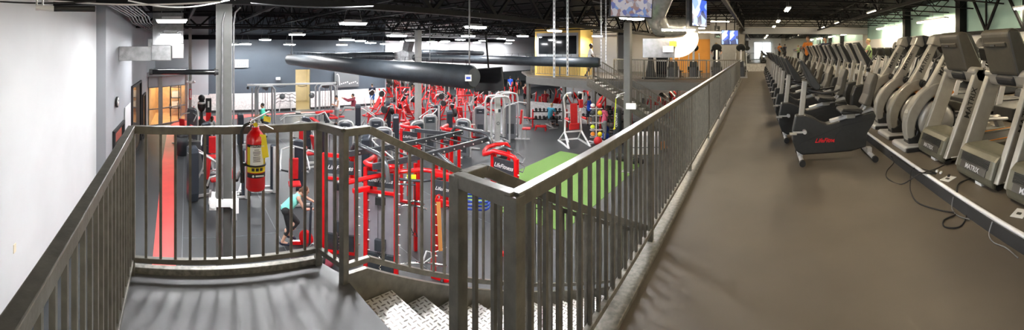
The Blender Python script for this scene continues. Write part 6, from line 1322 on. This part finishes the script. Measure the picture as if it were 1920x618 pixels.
def person(loc, rz, label, J=None, skin='skin_tan', hair='hair_black', top='white', legs='black', shoes='black_soft', sleeve=.5, leg=1., h=1.75, vox=.014, longhair=False, lean=0., look=(0, 1, -.1), hood=False, grip=.6, female=False):
    k = h / 1.75; t = thing('person', label, 'person', loc, rz)
    D = dict(hip=(0, 0, .93), chest=(0, .01, 1.26), neck=(0, 0, 1.47), head=(0, .03, 1.63), ls=(-.185, 0, 1.42), rs=(.185, 0, 1.42), le=(-.25, -.02, 1.13), re=(.25, -.02, 1.13), lh=(-.25, .07, .89), rh=(.25, .07, .89),
             lk=(-.10, .03, .50), rk=(.10, .03, .50), la=(-.10, -.02, .09), ra=(.10, -.02, .09), lt=(-.11, .15, .035), rt=(.11, .15, .035), lp=(-.095, 0, .90), rp=(.095, 0, .90))
    if J: D.update(J)
    D = {a: V3(b) * k for a, b in D.items()}; d = D
    fs = lambda p: p
    B = []; c = lambda a, b, r1, r2: B.append(('c', d[a] if isinstance(a, str) else a, d[b] if isinstance(b, str) else b, r1 * k, r2 * k))
    up = (d['neck'] - d['hip']).normalized(); lk = V3(look).normalized()
    sw = .9 if female else 1.
    c('hip', 'chest', .125, .135 * sw); c('chest', 'neck', .125 * sw, .06); c('ls', 'rs', .062 * sw, .062 * sw); c('neck', 'head', .056, .06); c('lp', 'rp', .105, .105)
    for s in 'lr':
        c(s + 's', s + 'e', .053 * sw, .042 * sw); hv = (d[s + 'h'] - d[s + 'e']); c(s + 'e', s + 'h', .042 * sw, .027); c(s + 'p', s + 'k', .088, .058); c(s + 'k', s + 'a', .055, .038); c(s + 'a', s + 't', .04, .035)
        m_ = d[s + 'k'].lerp(d[s + 'a'], .28); ax = (d[s + 'a'] - d[s + 'k']).normalized(); B.append(('c', m_ + Vector((0, -.015 * k, .03 * k)), m_ - Vector((0, .012 * k, .05 * k)), .055 * k, .048 * k))
        inn = Vector((1 if s == 'l' else -1, 0, 0)); hand(B, d[s + 'h'], hv, inn if abs(hv.normalized().x) < .8 else Vector((0, 1, 0)), k, grip)
    hd = d['head']; hz = Vector((0, 0, 1)); hr = lk.cross(hz).normalized(); hu = hr.cross(lk); R = Matrix((hr, lk, hu)).transposed()
    B.append(('e', hd + hu * .02 * k, (.073 * k, .092 * k, .105 * k), R)); B.append(('e', hd - hu * .06 * k + lk * .028 * k, (.05 * k, .055 * k, .052 * k), R))
    B.append(('e', hd + lk * .095 * k - hu * .005 * k, (.013 * k, .022 * k, .02 * k), R)); B.append(('c', hd + lk * .086 * k - hu * .05 * k - hr * .02 * k, hd + lk * .086 * k - hu * .05 * k + hr * .02 * k, .009, .009))
    B.append(('e', hd + lk * .082 * k + hu * .03 * k, (.05 * k, .012 * k, .012 * k), R))
    for q in (-1, 1): B.append(('e', hd + hr * q * .076 * k, (.012 * k, .022 * k, .03 * k), R))
    fused('body', B, vox, skin, t)
    # shirt
    o = .014 * k; S = [('c', d['hip'] + up * .02, d['chest'], .13 * k + o, .138 * k * sw + o), ('c', d['chest'], d['neck'] - up * .05, .128 * k * sw + o, .085 * k), ('c', d['ls'].lerp(d['rs'], .5 if sleeve > 0 else .5), d['rs'], .062 * k * sw + o, .062 * k * sw + o), ('c', d['ls'], d['ls'].lerp(d['rs'], .5), .062 * k * sw + o, .062 * k * sw + o)] if sleeve > 0 else [('c', d['hip'] + up * .02, d['chest'], .13 * k + o, .138 * k * sw + o), ('c', d['chest'], d['neck'] - up * .05, .128 * k * sw + o, .075 * k), ('c', d['ls'].lerp(d['rs'], .3), d['ls'].lerp(d['rs'], .7), .062 * k * sw + o, .062 * k * sw + o)]
    if sleeve > 0:
        for s in 'lr':
            e = d[s + 's'].lerp(d[s + 'e'], min(1, sleeve)); S.append(('c', d[s + 's'], e, .056 * k + o, .05 * k + o))
            if sleeve > 1: S.append(('c', d[s + 'e'], d[s + 'e'].lerp(d[s + 'h'], sleeve - 1), .046 * k + o, .034 * k + o))
    if hood: S.append(('e', d['neck'] - lk * .06 * k + hz * .02, (.10 * k, .07 * k, .07 * k), R))
    fused('shirt', S, vox, 'cloth_' + top, t)
    T = [('c', d['lp'], d['rp'], .108 * k + o * .5, .108 * k + o * .5), ('c', d['hip'], d['hip'] + up * .05, .125 * k + o * .3, .12 * k)]
    for s in 'lr':
        if leg <= 1: T.append(('c', d[s + 'p'], d[s + 'p'].lerp(d[s + 'k'], leg), .09 * k + o * .6, (.09 - .03 * leg) * k + o * .9))
        else: T.append(('c', d[s + 'p'], d[s + 'k'], .09 * k + o * .4, .06 * k + o * .5)); T.append(('c', d[s + 'k'], d[s + 'k'].lerp(d[s + 'a'], leg - 1), .058 * k + o * .5, .048 * k + o * .5))
    fused('shorts' if leg <= 1 else 'trousers', T, vox, 'cloth_' + legs, t)
    for s in 'lr': v = d[s + 't'] - d[s + 'a']; fused('shoe', [('c', d[s + 'a'] + Vector((0, 0, -.03 * k)), d[s + 't'], .046 * k, .040 * k), ('c', d[s + 'a'] - v * .25 + Vector((0, 0, -.035 * k)), d[s + 't'] + v * .2, .036 * k, .032 * k)], vox, shoes, t)
    Hh = [('e', hd + hu * .038 * k - lk * .016 * k, (.080 * k, .096 * k, .098 * k), R)]
    if longhair: Hh += [('c', hd - lk * .08 * k + hu * .03 * k, hd - lk * .13 * k - hu * .0 * k, .04 * k, .035 * k), ('c', hd - lk * .13 * k, hd - lk * .12 * k - hu * .13 * k, .034 * k, .018 * k), ('e', hd - lk * .04 * k - hu * .01 * k, (.074 * k, .07 * k, .08 * k), R)]
    if hair: fused('hair', Hh, min(vox, .012), hair, t)
    return t
stand = {}
# woman pushing the sled (near)
f = .0123
wp = G(531, 457, LZ)
J = dict(hip=(0, .06, .88), lp=(-.09, .05, .85), rp=(.09, .07, .86), chest=(0, .26, 1.08), neck=(0, .42, 1.24), head=(.0, .55, 1.31), ls=(-.15, .38, 1.20), rs=(.15, .38, 1.18),
         le=(-.17, .60, 1.08), lh=(-.10, .80, .98), re=(.16, .52, .92), rh=(.06, .80, .88), rk=(.10, .14, .46), ra=(.10, -.03, .10), rt=(.10, .13, .04), lk=(-.09, .36, .50), la=(-.09, .12, .19), lt=(-.1, .27, .10))
w_ = person(wp, -.28, 'woman in an aqua tank top and black leggings leaning forward onto sled poles', J, 'skin_light', 'hair_brown', 'aqua', 'black', 'cloth_navy', 0, 1.45, 1.62, .0085, True, look=(0, 1, -.28), grip=.9, female=True)
# headphones of the woman
hd = V3(J['head']) * 1.62 / 1.75; t = thing('headphones', 'black headphones worn by the woman at the sled', 'headphones', wp + RZ(-.28) @ hd, -.28)
for s in (-1, 1): b = MB(); b.cyl((s * .07, -.01, .0), (s * .09, -.01, .0), .034, n=14); b.build('ear_cup', 'black_soft', t, .004)
b = MB(); b.ring((0, -.01, .02), .088, .008, 'y', 16, 6, .1, PI - .1); b.build('headband', 'black_soft', t)
h_ = V3(J['rh']) * 1.62 / 1.75; e_ = V3(J['re']) * 1.62 / 1.75; t = thing('wristwatch', 'dark watch on the wrist of the woman at the sled', 'watch', wp, -.28); d_ = (h_ - e_).normalized(); c_ = h_ - d_ * .035
b = MB(); b.cyl(c_ - d_ * .01, c_ + d_ * .01, .033, n=16); b.build('strap', 'black_soft', t); b = MB(); b.box(c_ + Vector((.03, 0, .01)), (.014, .03, .03)); b.build('face', 'dark_glass', t)
fc2 = lambda p, off=0.: face_cam(p, off)
p = at(493, r=19); person(p, fc2(p, -1.75) , 'man in a green T-shirt standing at the left tower of the cable crossover', dict(re=(.24, .05, 1.14), rh=(.2, .34, 1.1), le=(-.24, .05, 1.14), lh=(-.2, .34, 1.1)), top='green', legs='black', vox=.018)
p = at(391, r=17.9); person(p, fc2(p, .7), 'man in a grey hoodie and dark cap sitting by the grey column', dict(hip=(0, 0, .52), lp=(-.1, 0, .5), rp=(.1, 0, .5), chest=(0, .12, .86), neck=(0, .2, 1.06), head=(0, .26, 1.2), ls=(-.19, .16, 1.02), rs=(.19, .16, 1.02), le=(-.25, .3, .78), re=(.25, .3, .78), lh=(-.1, .5, .68), rh=(.1, .5, .68), lk=(-.15, .48, .54), rk=(.15, .48, .54), la=(-.15, .45, .1), ra=(.15, .45, .1), lt=(-.15, .6, .04), rt=(.15, .6, .04)), 'skin_dark', 'hair_black', 'greyc', 'black', sleeve=1.9, leg=1.9, vox=.018, hood=True, look=(0, 1, -.5))
p = at(633, r=22.3); person(p, fc2(p, -1.4), 'man in a white tank top looking down beside the right tower of the cable crossover', dict(re=(.22, .05, 1.14), rh=(.08, .3, 1.2), le=(-.22, .05, 1.14), lh=(-.08, .3, 1.2), head=(0, .07, 1.61)), top='white', legs='greyc', sleeve=.0, leg=1.9, vox=.018, look=(0, 1, -.5))
p = at(662, r=22.6, z=LZ + .35); person(p, fc2(p, -1.5), 'man in a maroon hooded sweater sitting high on the red leg press', dict(hip=(0, 0, .62), lp=(-.1, 0, .6), rp=(.1, 0, .6), chest=(0, -.04, .95), neck=(0, -.02, 1.17), head=(0, .02, 1.33), ls=(-.2, 0, 1.12), rs=(.2, 0, 1.12), le=(-.24, .3, 1.05), re=(.24, .3, 1.05), lh=(-.15, .58, 1.18), rh=(.15, .58, 1.18), lk=(-.15, .5, .62), rk=(.15, .5, .62), la=(-.15, .75, .25), ra=(.15, .75, .25), lt=(-.15, .9, .22), rt=(.15, .9, .22)), 'skin_tan', 'hair_black', 'maroon', 'greyc', sleeve=1.9, leg=1.9, vox=.018, hood=True)
p = at(698, r=27.8, z=LZ + .2); person(p, fc2(p, PI + .3), 'man in a navy shirt and blue shorts seen from behind near the end of the navy wall', dict(re=(.26, .05, 1.16), rh=(.2, .3, 1.15), le=(-.26, .05, 1.16), lh=(-.2, .3, 1.15)), top='navy', legs='bluec', leg=.8, vox=.02)
t = thing('stepper_machine', 'silver-framed stepper under the man in navy by the navy wall', 'gym machine', at(699, r=28.0), 0)
b = MB(); b.bx(-.5, .5, -.4, .4, 0, .18); b.build('base', 'silver', t, .01)
for s in (-1, 1): MB().tube([(s * .45, -.3, .1), (s * .5, -.5, .9), (s * .4, -.2, 1.2)], .03).build('handrail', 'silver', t)
p = at(742, r=20.6); person(p, fc2(p, -1.2), 'person in black bending over between the red machines', dict(chest=(0, .28, 1.12), neck=(0, .48, 1.2), head=(0, .6, 1.16), ls=(-.18, .42, 1.2), rs=(.18, .42, 1.2), le=(-.2, .5, .92), re=(.2, .5, .92), lh=(-.2, .6, .68), rh=(.2, .6, .68)), 'skin_light', 'hair_blond', 'black', 'black', sleeve=1.8, leg=1.9, vox=.018, look=(0, 1, -.8))
for x, r, top, legs, off, lab, sk, slv in ((957, 37.6, 'royal', 'black', PI, 'man in a bright blue shirt far back under the white wall', 'skin_tan', .5), (972, 37.0, 'black', 'black', PI, 'man in a black shirt far back beside the bright blue shirt', 'skin_tan', .5), (985, 30.0, 'darkred', 'black', .5, 'man in a dark red tank top drinking beside the gallery post', 'skin_tan', 0), (937, 29.5, 'white', 'greyc', 1.4, 'fair-haired person in white right of the switched-off television', 'skin_light', .3), (1022, 25.2, 'darkred', 'black', .3, 'man in a dark red top under the gallery deck', 'skin_tan', .3), (1105, 22.0, 'royal', 'navy', PI - .2, 'man in a royal blue tank top with hands on hips under the gallery', 'skin_tan', 0), (948, 21.2, 'black', 'black', 1.8, 'dark-haired person in black behind the tall silver arches', 'skin_tan', .5)):
    J2 = {}
    if 'hips' in lab: J2 = dict(le=(-.38, -.08, 1.16), re=(.38, -.08, 1.16), lh=(-.17, .05, 1.0), rh=(.17, .05, 1.0))
    if 'drinking' in lab: J2 = dict(re=(.3, .2, 1.3), rh=(.12, .2, 1.55))
    p = at(x, r=r); person(p, fc2(p, off), lab, J2, sk, 'hair_blond' if 'fair' in lab else 'hair_black', top, legs, sleeve=slv, leg=.9, vox=.02)
sit = dict(hip=(0, 0, .55), lp=(-.1, 0, .53), rp=(.1, 0, .53), chest=(0, .06, .88), neck=(0, .12, 1.09), head=(0, .18, 1.24), ls=(-.19, .1, 1.04), rs=(.19, .1, 1.04), le=(-.25, .26, .82), re=(.25, .26, .82), lh=(-.15, .48, .72), rh=(.15, .48, .72), lk=(-.17, .45, .54), rk=(.17, .45, .54), la=(-.17, .42, .1), ra=(.17, .42, .1), lt=(-.17, .58, .04), rt=(.17, .58, .04))
p = at(1031, r=21.6); person(p, fc2(p, PI - .7), 'man in a blue-green T-shirt sitting on a bench with his back to the camera', sit, 'skin_tan', 'hair_blond', 'tealshirt', 'black', sleeve=.6, leg=1.8, vox=.018)
p = at(885, r=20.5); person(p, fc2(p, .9), 'person in a maroon top sitting behind the dark-faced weight tower', sit, 'skin_tan', 'hair_black', 'maroon', 'black', sleeve=.6, leg=1.2, vox=.02)
p = at(1133, r=18.4); person(p, fc2(p, 1.9), 'man in a pink T-shirt and grey trousers beside the ball rack', dict(chest=(0, .06, 1.25), neck=(0, .1, 1.45), head=(0, .17, 1.59), re=(.24, .12, 1.14), rh=(.15, .35, 1.05), le=(-.24, .12, 1.14), lh=(-.15, .35, 1.05), rt=(.11, .15, .035)), 'skin_dark', 'hair_black', 'pink', 'greyc', sleeve=.55, leg=1.9, vox=.016, look=(0, 1, -.4))
for x, r, lab, off in ((1246, 21.8, 'person in a red tank top under the gallery, left one of the pair behind the railing', .4), (1256, 21.3, 'person in a red tank top under the gallery, right one of the pair behind the railing', -.3)):
    p = at(x, r=r); person(p, fc2(p, off), lab, None, 'skin_tan', 'hair_brown', 'darkred', 'black', sleeve=0, leg=.9, vox=.02)
p = at(1107, r=21.3, z=0); person(p, fc2(p, 1.5), 'man in a white T-shirt walking on the gallery by the yellow booth', dict(lk=(-.1, .16, .5), la=(-.1, .16, .1), lt=(-.1, .32, .04), rk=(.1, -.02, .5), ra=(.1, -.25, .14), rt=(.1, -.12, .05), le=(-.24, -.12, 1.15), lh=(-.22, -.05, .92), re=(.24, .08, 1.15), rh=(.2, .28, .98)), 'skin_dark', 'hair_black', 'white', 'black', sleeve=.7, leg=.9, h=1.92, vox=.018)
p = Q(1343, 20.9); person((p.x, p.y, .22), fc2(p, 0), 'man in black exercising on the gallery elliptical', dict(le=(-.3, .15, 1.2), re=(.3, .15, 1.2), lh=(-.25, .4, 1.15), rh=(.25, .4, 1.15), lk=(-.1, .15, .52), rk=(.1, .02, .5)), 'skin_light', 'hair_blond', 'black', 'black', sleeve=.6, leg=.9, vox=.018)
for x, r, z, top, hair, lab in ((1515, 17.5, .45, 'orangec', 'hair_brown', 'person in an orange and pink top among the far cross trainers'), (1548, 16.5, .40, 'navy', 'hair_black', 'dark-haired person in a navy top among the cross trainers'), (1629, 15.6, .30, 'lime', 'hair_blond', 'man in a pale green T-shirt running on a slim treadmill')):
    p = Q(x, r); person((p.x, p.y, z), fc2(p, -1.6 if top == 'lime' else -.6), lab, dict(le=(-.26, .1, 1.2), re=(.26, .1, 1.2), lh=(-.2, .35, 1.2), rh=(.2, .35, 1.2)), 'skin_light' if top == 'lime' else 'skin_tan', hair, top, 'black', sleeve=.5, leg=1.5, vox=.02)
# ================================================================ LAMPS
def hall_lamp():
    t = thing('ceiling_light', '', 'light')
    MB().bx(-.355, .355, -.145, .145, -.052, -.04).build('lens', 'lamp_cool', t)
    b = MB(); b.bx(-.37, .37, -.16, .16, -.04, 0); b.build('diffuser_rim', 'lamp_rim', t, .01)
    MB().bx(-.40, .40, -.19, .19, 0, .03).build('housing', 'white_paint', t, .008)
    MB().bx(-.25, .25, -.07, .07, .03, .09).build('driver_box', 'white_paint', t)
    b = MB()
    for x in (-.3, .3): b.cyl((x, 0, .03), (x * .5, 0, .62), .006, n=5)
    b.build('hanger', 'galv_dull', t)
    return t
HL = hall_lamp()
hl = [(322, 38, 58, 'foil duct elbow, the bigger one'), (320, 64, 38, 'foil duct elbow, the smaller one'), (662, 43, 50, 'landing railing corner, biggest in the hall'),
      (557, 64, 30, 'far end of the long black duct'), (497, 74, 21, 'cable station, halfway to the navy wall'), (460, 82, 19, 'wall vent in front of the navy wall'), (437, 84, 19, 'grey column in front of the navy wall'),
      (650, 74, 28, 'duct middle, upper of two'), (641, 84, 19, 'duct middle, lower of two'), (695, 80, 19, 'grey display board on the navy wall'), (744, 66, 37, 'silver duct joint'),
      (773, 75, 25, 'silver duct joint, smaller and lower one'), (723, 82, 19, 'corner where the navy wall turns white'), (892, 50, 43, 'near end of the long black duct'), (878, 67, 27, 'white wall, middle one of the close trio'),
      (863, 74, 20, 'white wall, lowest of the close trio'), (980, 67, 24, 'white wall beside the yellow booth'), (1040, 57, 32, 'dark window of the yellow booth'), (1120, 67, 25, 'pale gallery wall beside the walking man'),
      (543, 84, 18, 'navy wall above the doorway'), (940, 72, 18, 'white wall before the booth'), (810, 78, 19, 'third and shortest black duct'), (835, 77, 17, 'white wall between the two far ducts, added to light it'), (905, 76, 16, 'shortest black duct end, added to light the white wall'), (957, 75, 16, 'white wall above the man in bright blue, added to light it')]  # tail entries are extra lamps added to brighten the white wall
for x, y, wpx, desc in hl:
    r = min(.78 * F / wpx, 24.5 / max(.5, math.cos((x - 350) / F))); p = Q(x, r, y)
    put(HL, (p.x, p.y, max(p.z, 1.95)), HROT + (PI / 2 if x < 340 or True else 0) * 1, 'white hanging lamp over the hall by the ' + desc if x > 330 else 'bright hanging lamp near the ' + desc, 'hanging lamps over the sports hall')
# extra lamps added out of view to light the near hall
for x, y in ((-4.4, 2.6), (-3.0, 4.4), (-5.2, .9)):
    put(HL, (x, y, 2.42), 0, 'white hanging lamp added unseen above the view to light the near hall', 'hanging lamps over the sports hall')
def tube_lamp():
    t = thing('strip_light', '', 'light')
    b = MB()
    for y in (-.045, .045): b.cyl((0, y, 0), (0, y, .001) , .01) if False else b.tube([(-.6, y, -.02), (.6, y, -.02)], .017, 8)
    b.build('tube', 'lamp_warm', t); MB().bx(-.62, .62, -.09, .09, .0, .05).build('housing', 'white_paint', t)
    MB().cyl((-.4, 0, .05), (-.4, 0, .4), .006, n=5).build('hanger', 'galv_dull', t); MB().cyl((.4, 0, .05), (.4, 0, .4), .006, n=5).build('hanger', 'galv_dull', t)
    return t
TL = tube_lamp()
rows = [(1.2, 3.15, (3.6, 7.6, 14.3, 20.4, 25.2), 'above the walkway', 1.0), (4.75, 3.15, (3.9, 8.2, 14.6, 21.2, 25.8), 'above the cardio machines', 1.15), (8.15, 3.0, (1.5, 7.4, 9.0, 15.4, 16.8, 21.5, 23.4), 'along the teal wall', 1.3)]
for X, z, ys, d, s in rows:
    for i, y in enumerate(ys): put(TL, (X, y, z), PI / 2, 'warm fluorescent strip light %s, %s from the near end' % (d, ORD1[i]), 'strip lights over the cardio floor', s)
for i, (x, y, r, d) in enumerate(((1272, 56, 12.15, 'above the curved silver duct'), (1330, 60, 17, 'behind the hanging screens'), (1296, 52, 15, 'beside the round silver duct'), (1350, 40, 22, 'over the far gallery'))):
    p = Q(x, r, y); put(TL, (p.x, p.y, p.z), .3 if i != 0 else 0, 'warm fluorescent strip light ' + d, 'strip lights over the gallery', .9)
for x, y in ((-6, 22.5), (-10.5, 22)): put(TL, (x, y, 3.1), 0, 'warm fluorescent strip light hidden above the far gallery roof steel', 'strip lights over the gallery')
for x, y in ((-11, 24), (-5, 24)): put(TL, (x, y, -.5), 0, 'warm fluorescent strip light under the far gallery', 'strip lights under the gallery')
p = Q(1185, 10.8, 33); put(HL, p, 1.2, 'white hanging lamp added unseen behind the big hanging television', 'hanging lamps over the sports hall')  # extra unseen lamp added to brighten the hall around the chest
for i, v in enumerate((12.5, 16.5, 20.5, 24.5, 29)):  # row added for its wash of light on the white end wall
    p = W(24.9, v, 2.25); put(HL, p, HROT + PI / 2, 'white hanging lamp added to brighten the white end wall, %s from the navy corner' % ORD1[i], 'hanging lamps over the sports hall')
# ================================================================ wording and tidy-up
REP = [('running across the middle of the hall', 'across the hall'), ('looking down beside the', 'looking down by the'), ('nearest in the line', 'first in the line'), ('nearest in its line', 'first in its line'), ('above the left wall', 'above the big white wall'), ('slung right of the grey column top', 'slung from the grey column top towards the hall'),
       ('standing at the left tower of the cable crossover', 'standing at the cable crossover tower by the grey column'), ('beside the right tower of the cable crossover', 'beside the cable crossover tower next to the doorway'),
       ('in white right of the switched-off television', 'in white just past the switched-off television'), ('navy wall left of the doorway', 'navy wall near the doorway'), ('on the floor right of the man in pink', 'on the floor behind the man in pink'),
       ('nearest the camera, running', 'with a white label on its end, running'), ('above the near duct, left of the silver joint', 'above the long duct, ending at the silver joint'),
       ('under the gallery, left one of the pair behind the railing', 'under the gallery, the one closer to the stairs'), ('under the gallery, right one of the pair behind the railing', 'under the gallery, the one farther from the stairs'),
       ('with black plate right of the hall post', 'with black plate beside the hall post'), ('lettering left of the steel column', 'lettering beside the steel column'), ('short dark roller bar right of', 'short dark roller bar beyond'),
       ('duct from the left wall with a foil elbow', 'duct leaving the long wall with a foil elbow'), ('hanging lamps by the left wall', 'hanging lamps by the clock wall'),
       ('strut, left one of the two before the yellow booth', 'strut before the dark booth window, the longer one'), ('strut, right one of the two before the yellow booth', 'strut before the booth edge, the shorter one'), ('strut, right of the one beside the walking man', 'strut at the stair head beyond the walking man'),
       ('one nearest the dark tower', 'next to the dark tower'), ('behind the one nearest the woman', 'farther back than the one by the woman'), ('left one of the two blue-lit televisions above the walkway', 'wider of the two blue-lit televisions above the walkway'), ('right one of the two blue-lit televisions above the walkway', 'narrower of the two blue-lit televisions above the walkway'),
       ('weight tower, left one of the pair in front of the red machines', 'weight tower with a flat side, paired before the red machines'), ('weight tower, right one of the pair in front of the red machines', 'weight tower with rounded dark edge, paired before the red machines'),
       ('behind the right end of the monkey bars', 'behind the far end of the monkey bars'), ('broad silver weight tower left of the tall silver arches', 'broad silver weight tower touching the tall silver arches'), ('back pad right of the silver arches', 'back pad beyond the silver arches'),
       ('middle, upper of two', 'middle, upper one'), ('middle, lower of two', 'middle, lower one'), ('left tower', 'first tower'), ('in front of the pale wall panel, by the grey column', 'before the pale wall panel'),
       ('man in a navy shirt and blue shorts seen from behind near the end of the navy wall', 'man in a navy shirt and blue shorts seen from behind by the navy wall'), ('over the hall by the third and shortest black duct', 'over the hall by the shortest black duct middle')]
for o in sc.objects:
    if 'label' in o:
        l = o['label']
        for a, b_ in REP: l = l.replace(a, b_)
        o['label'] = l
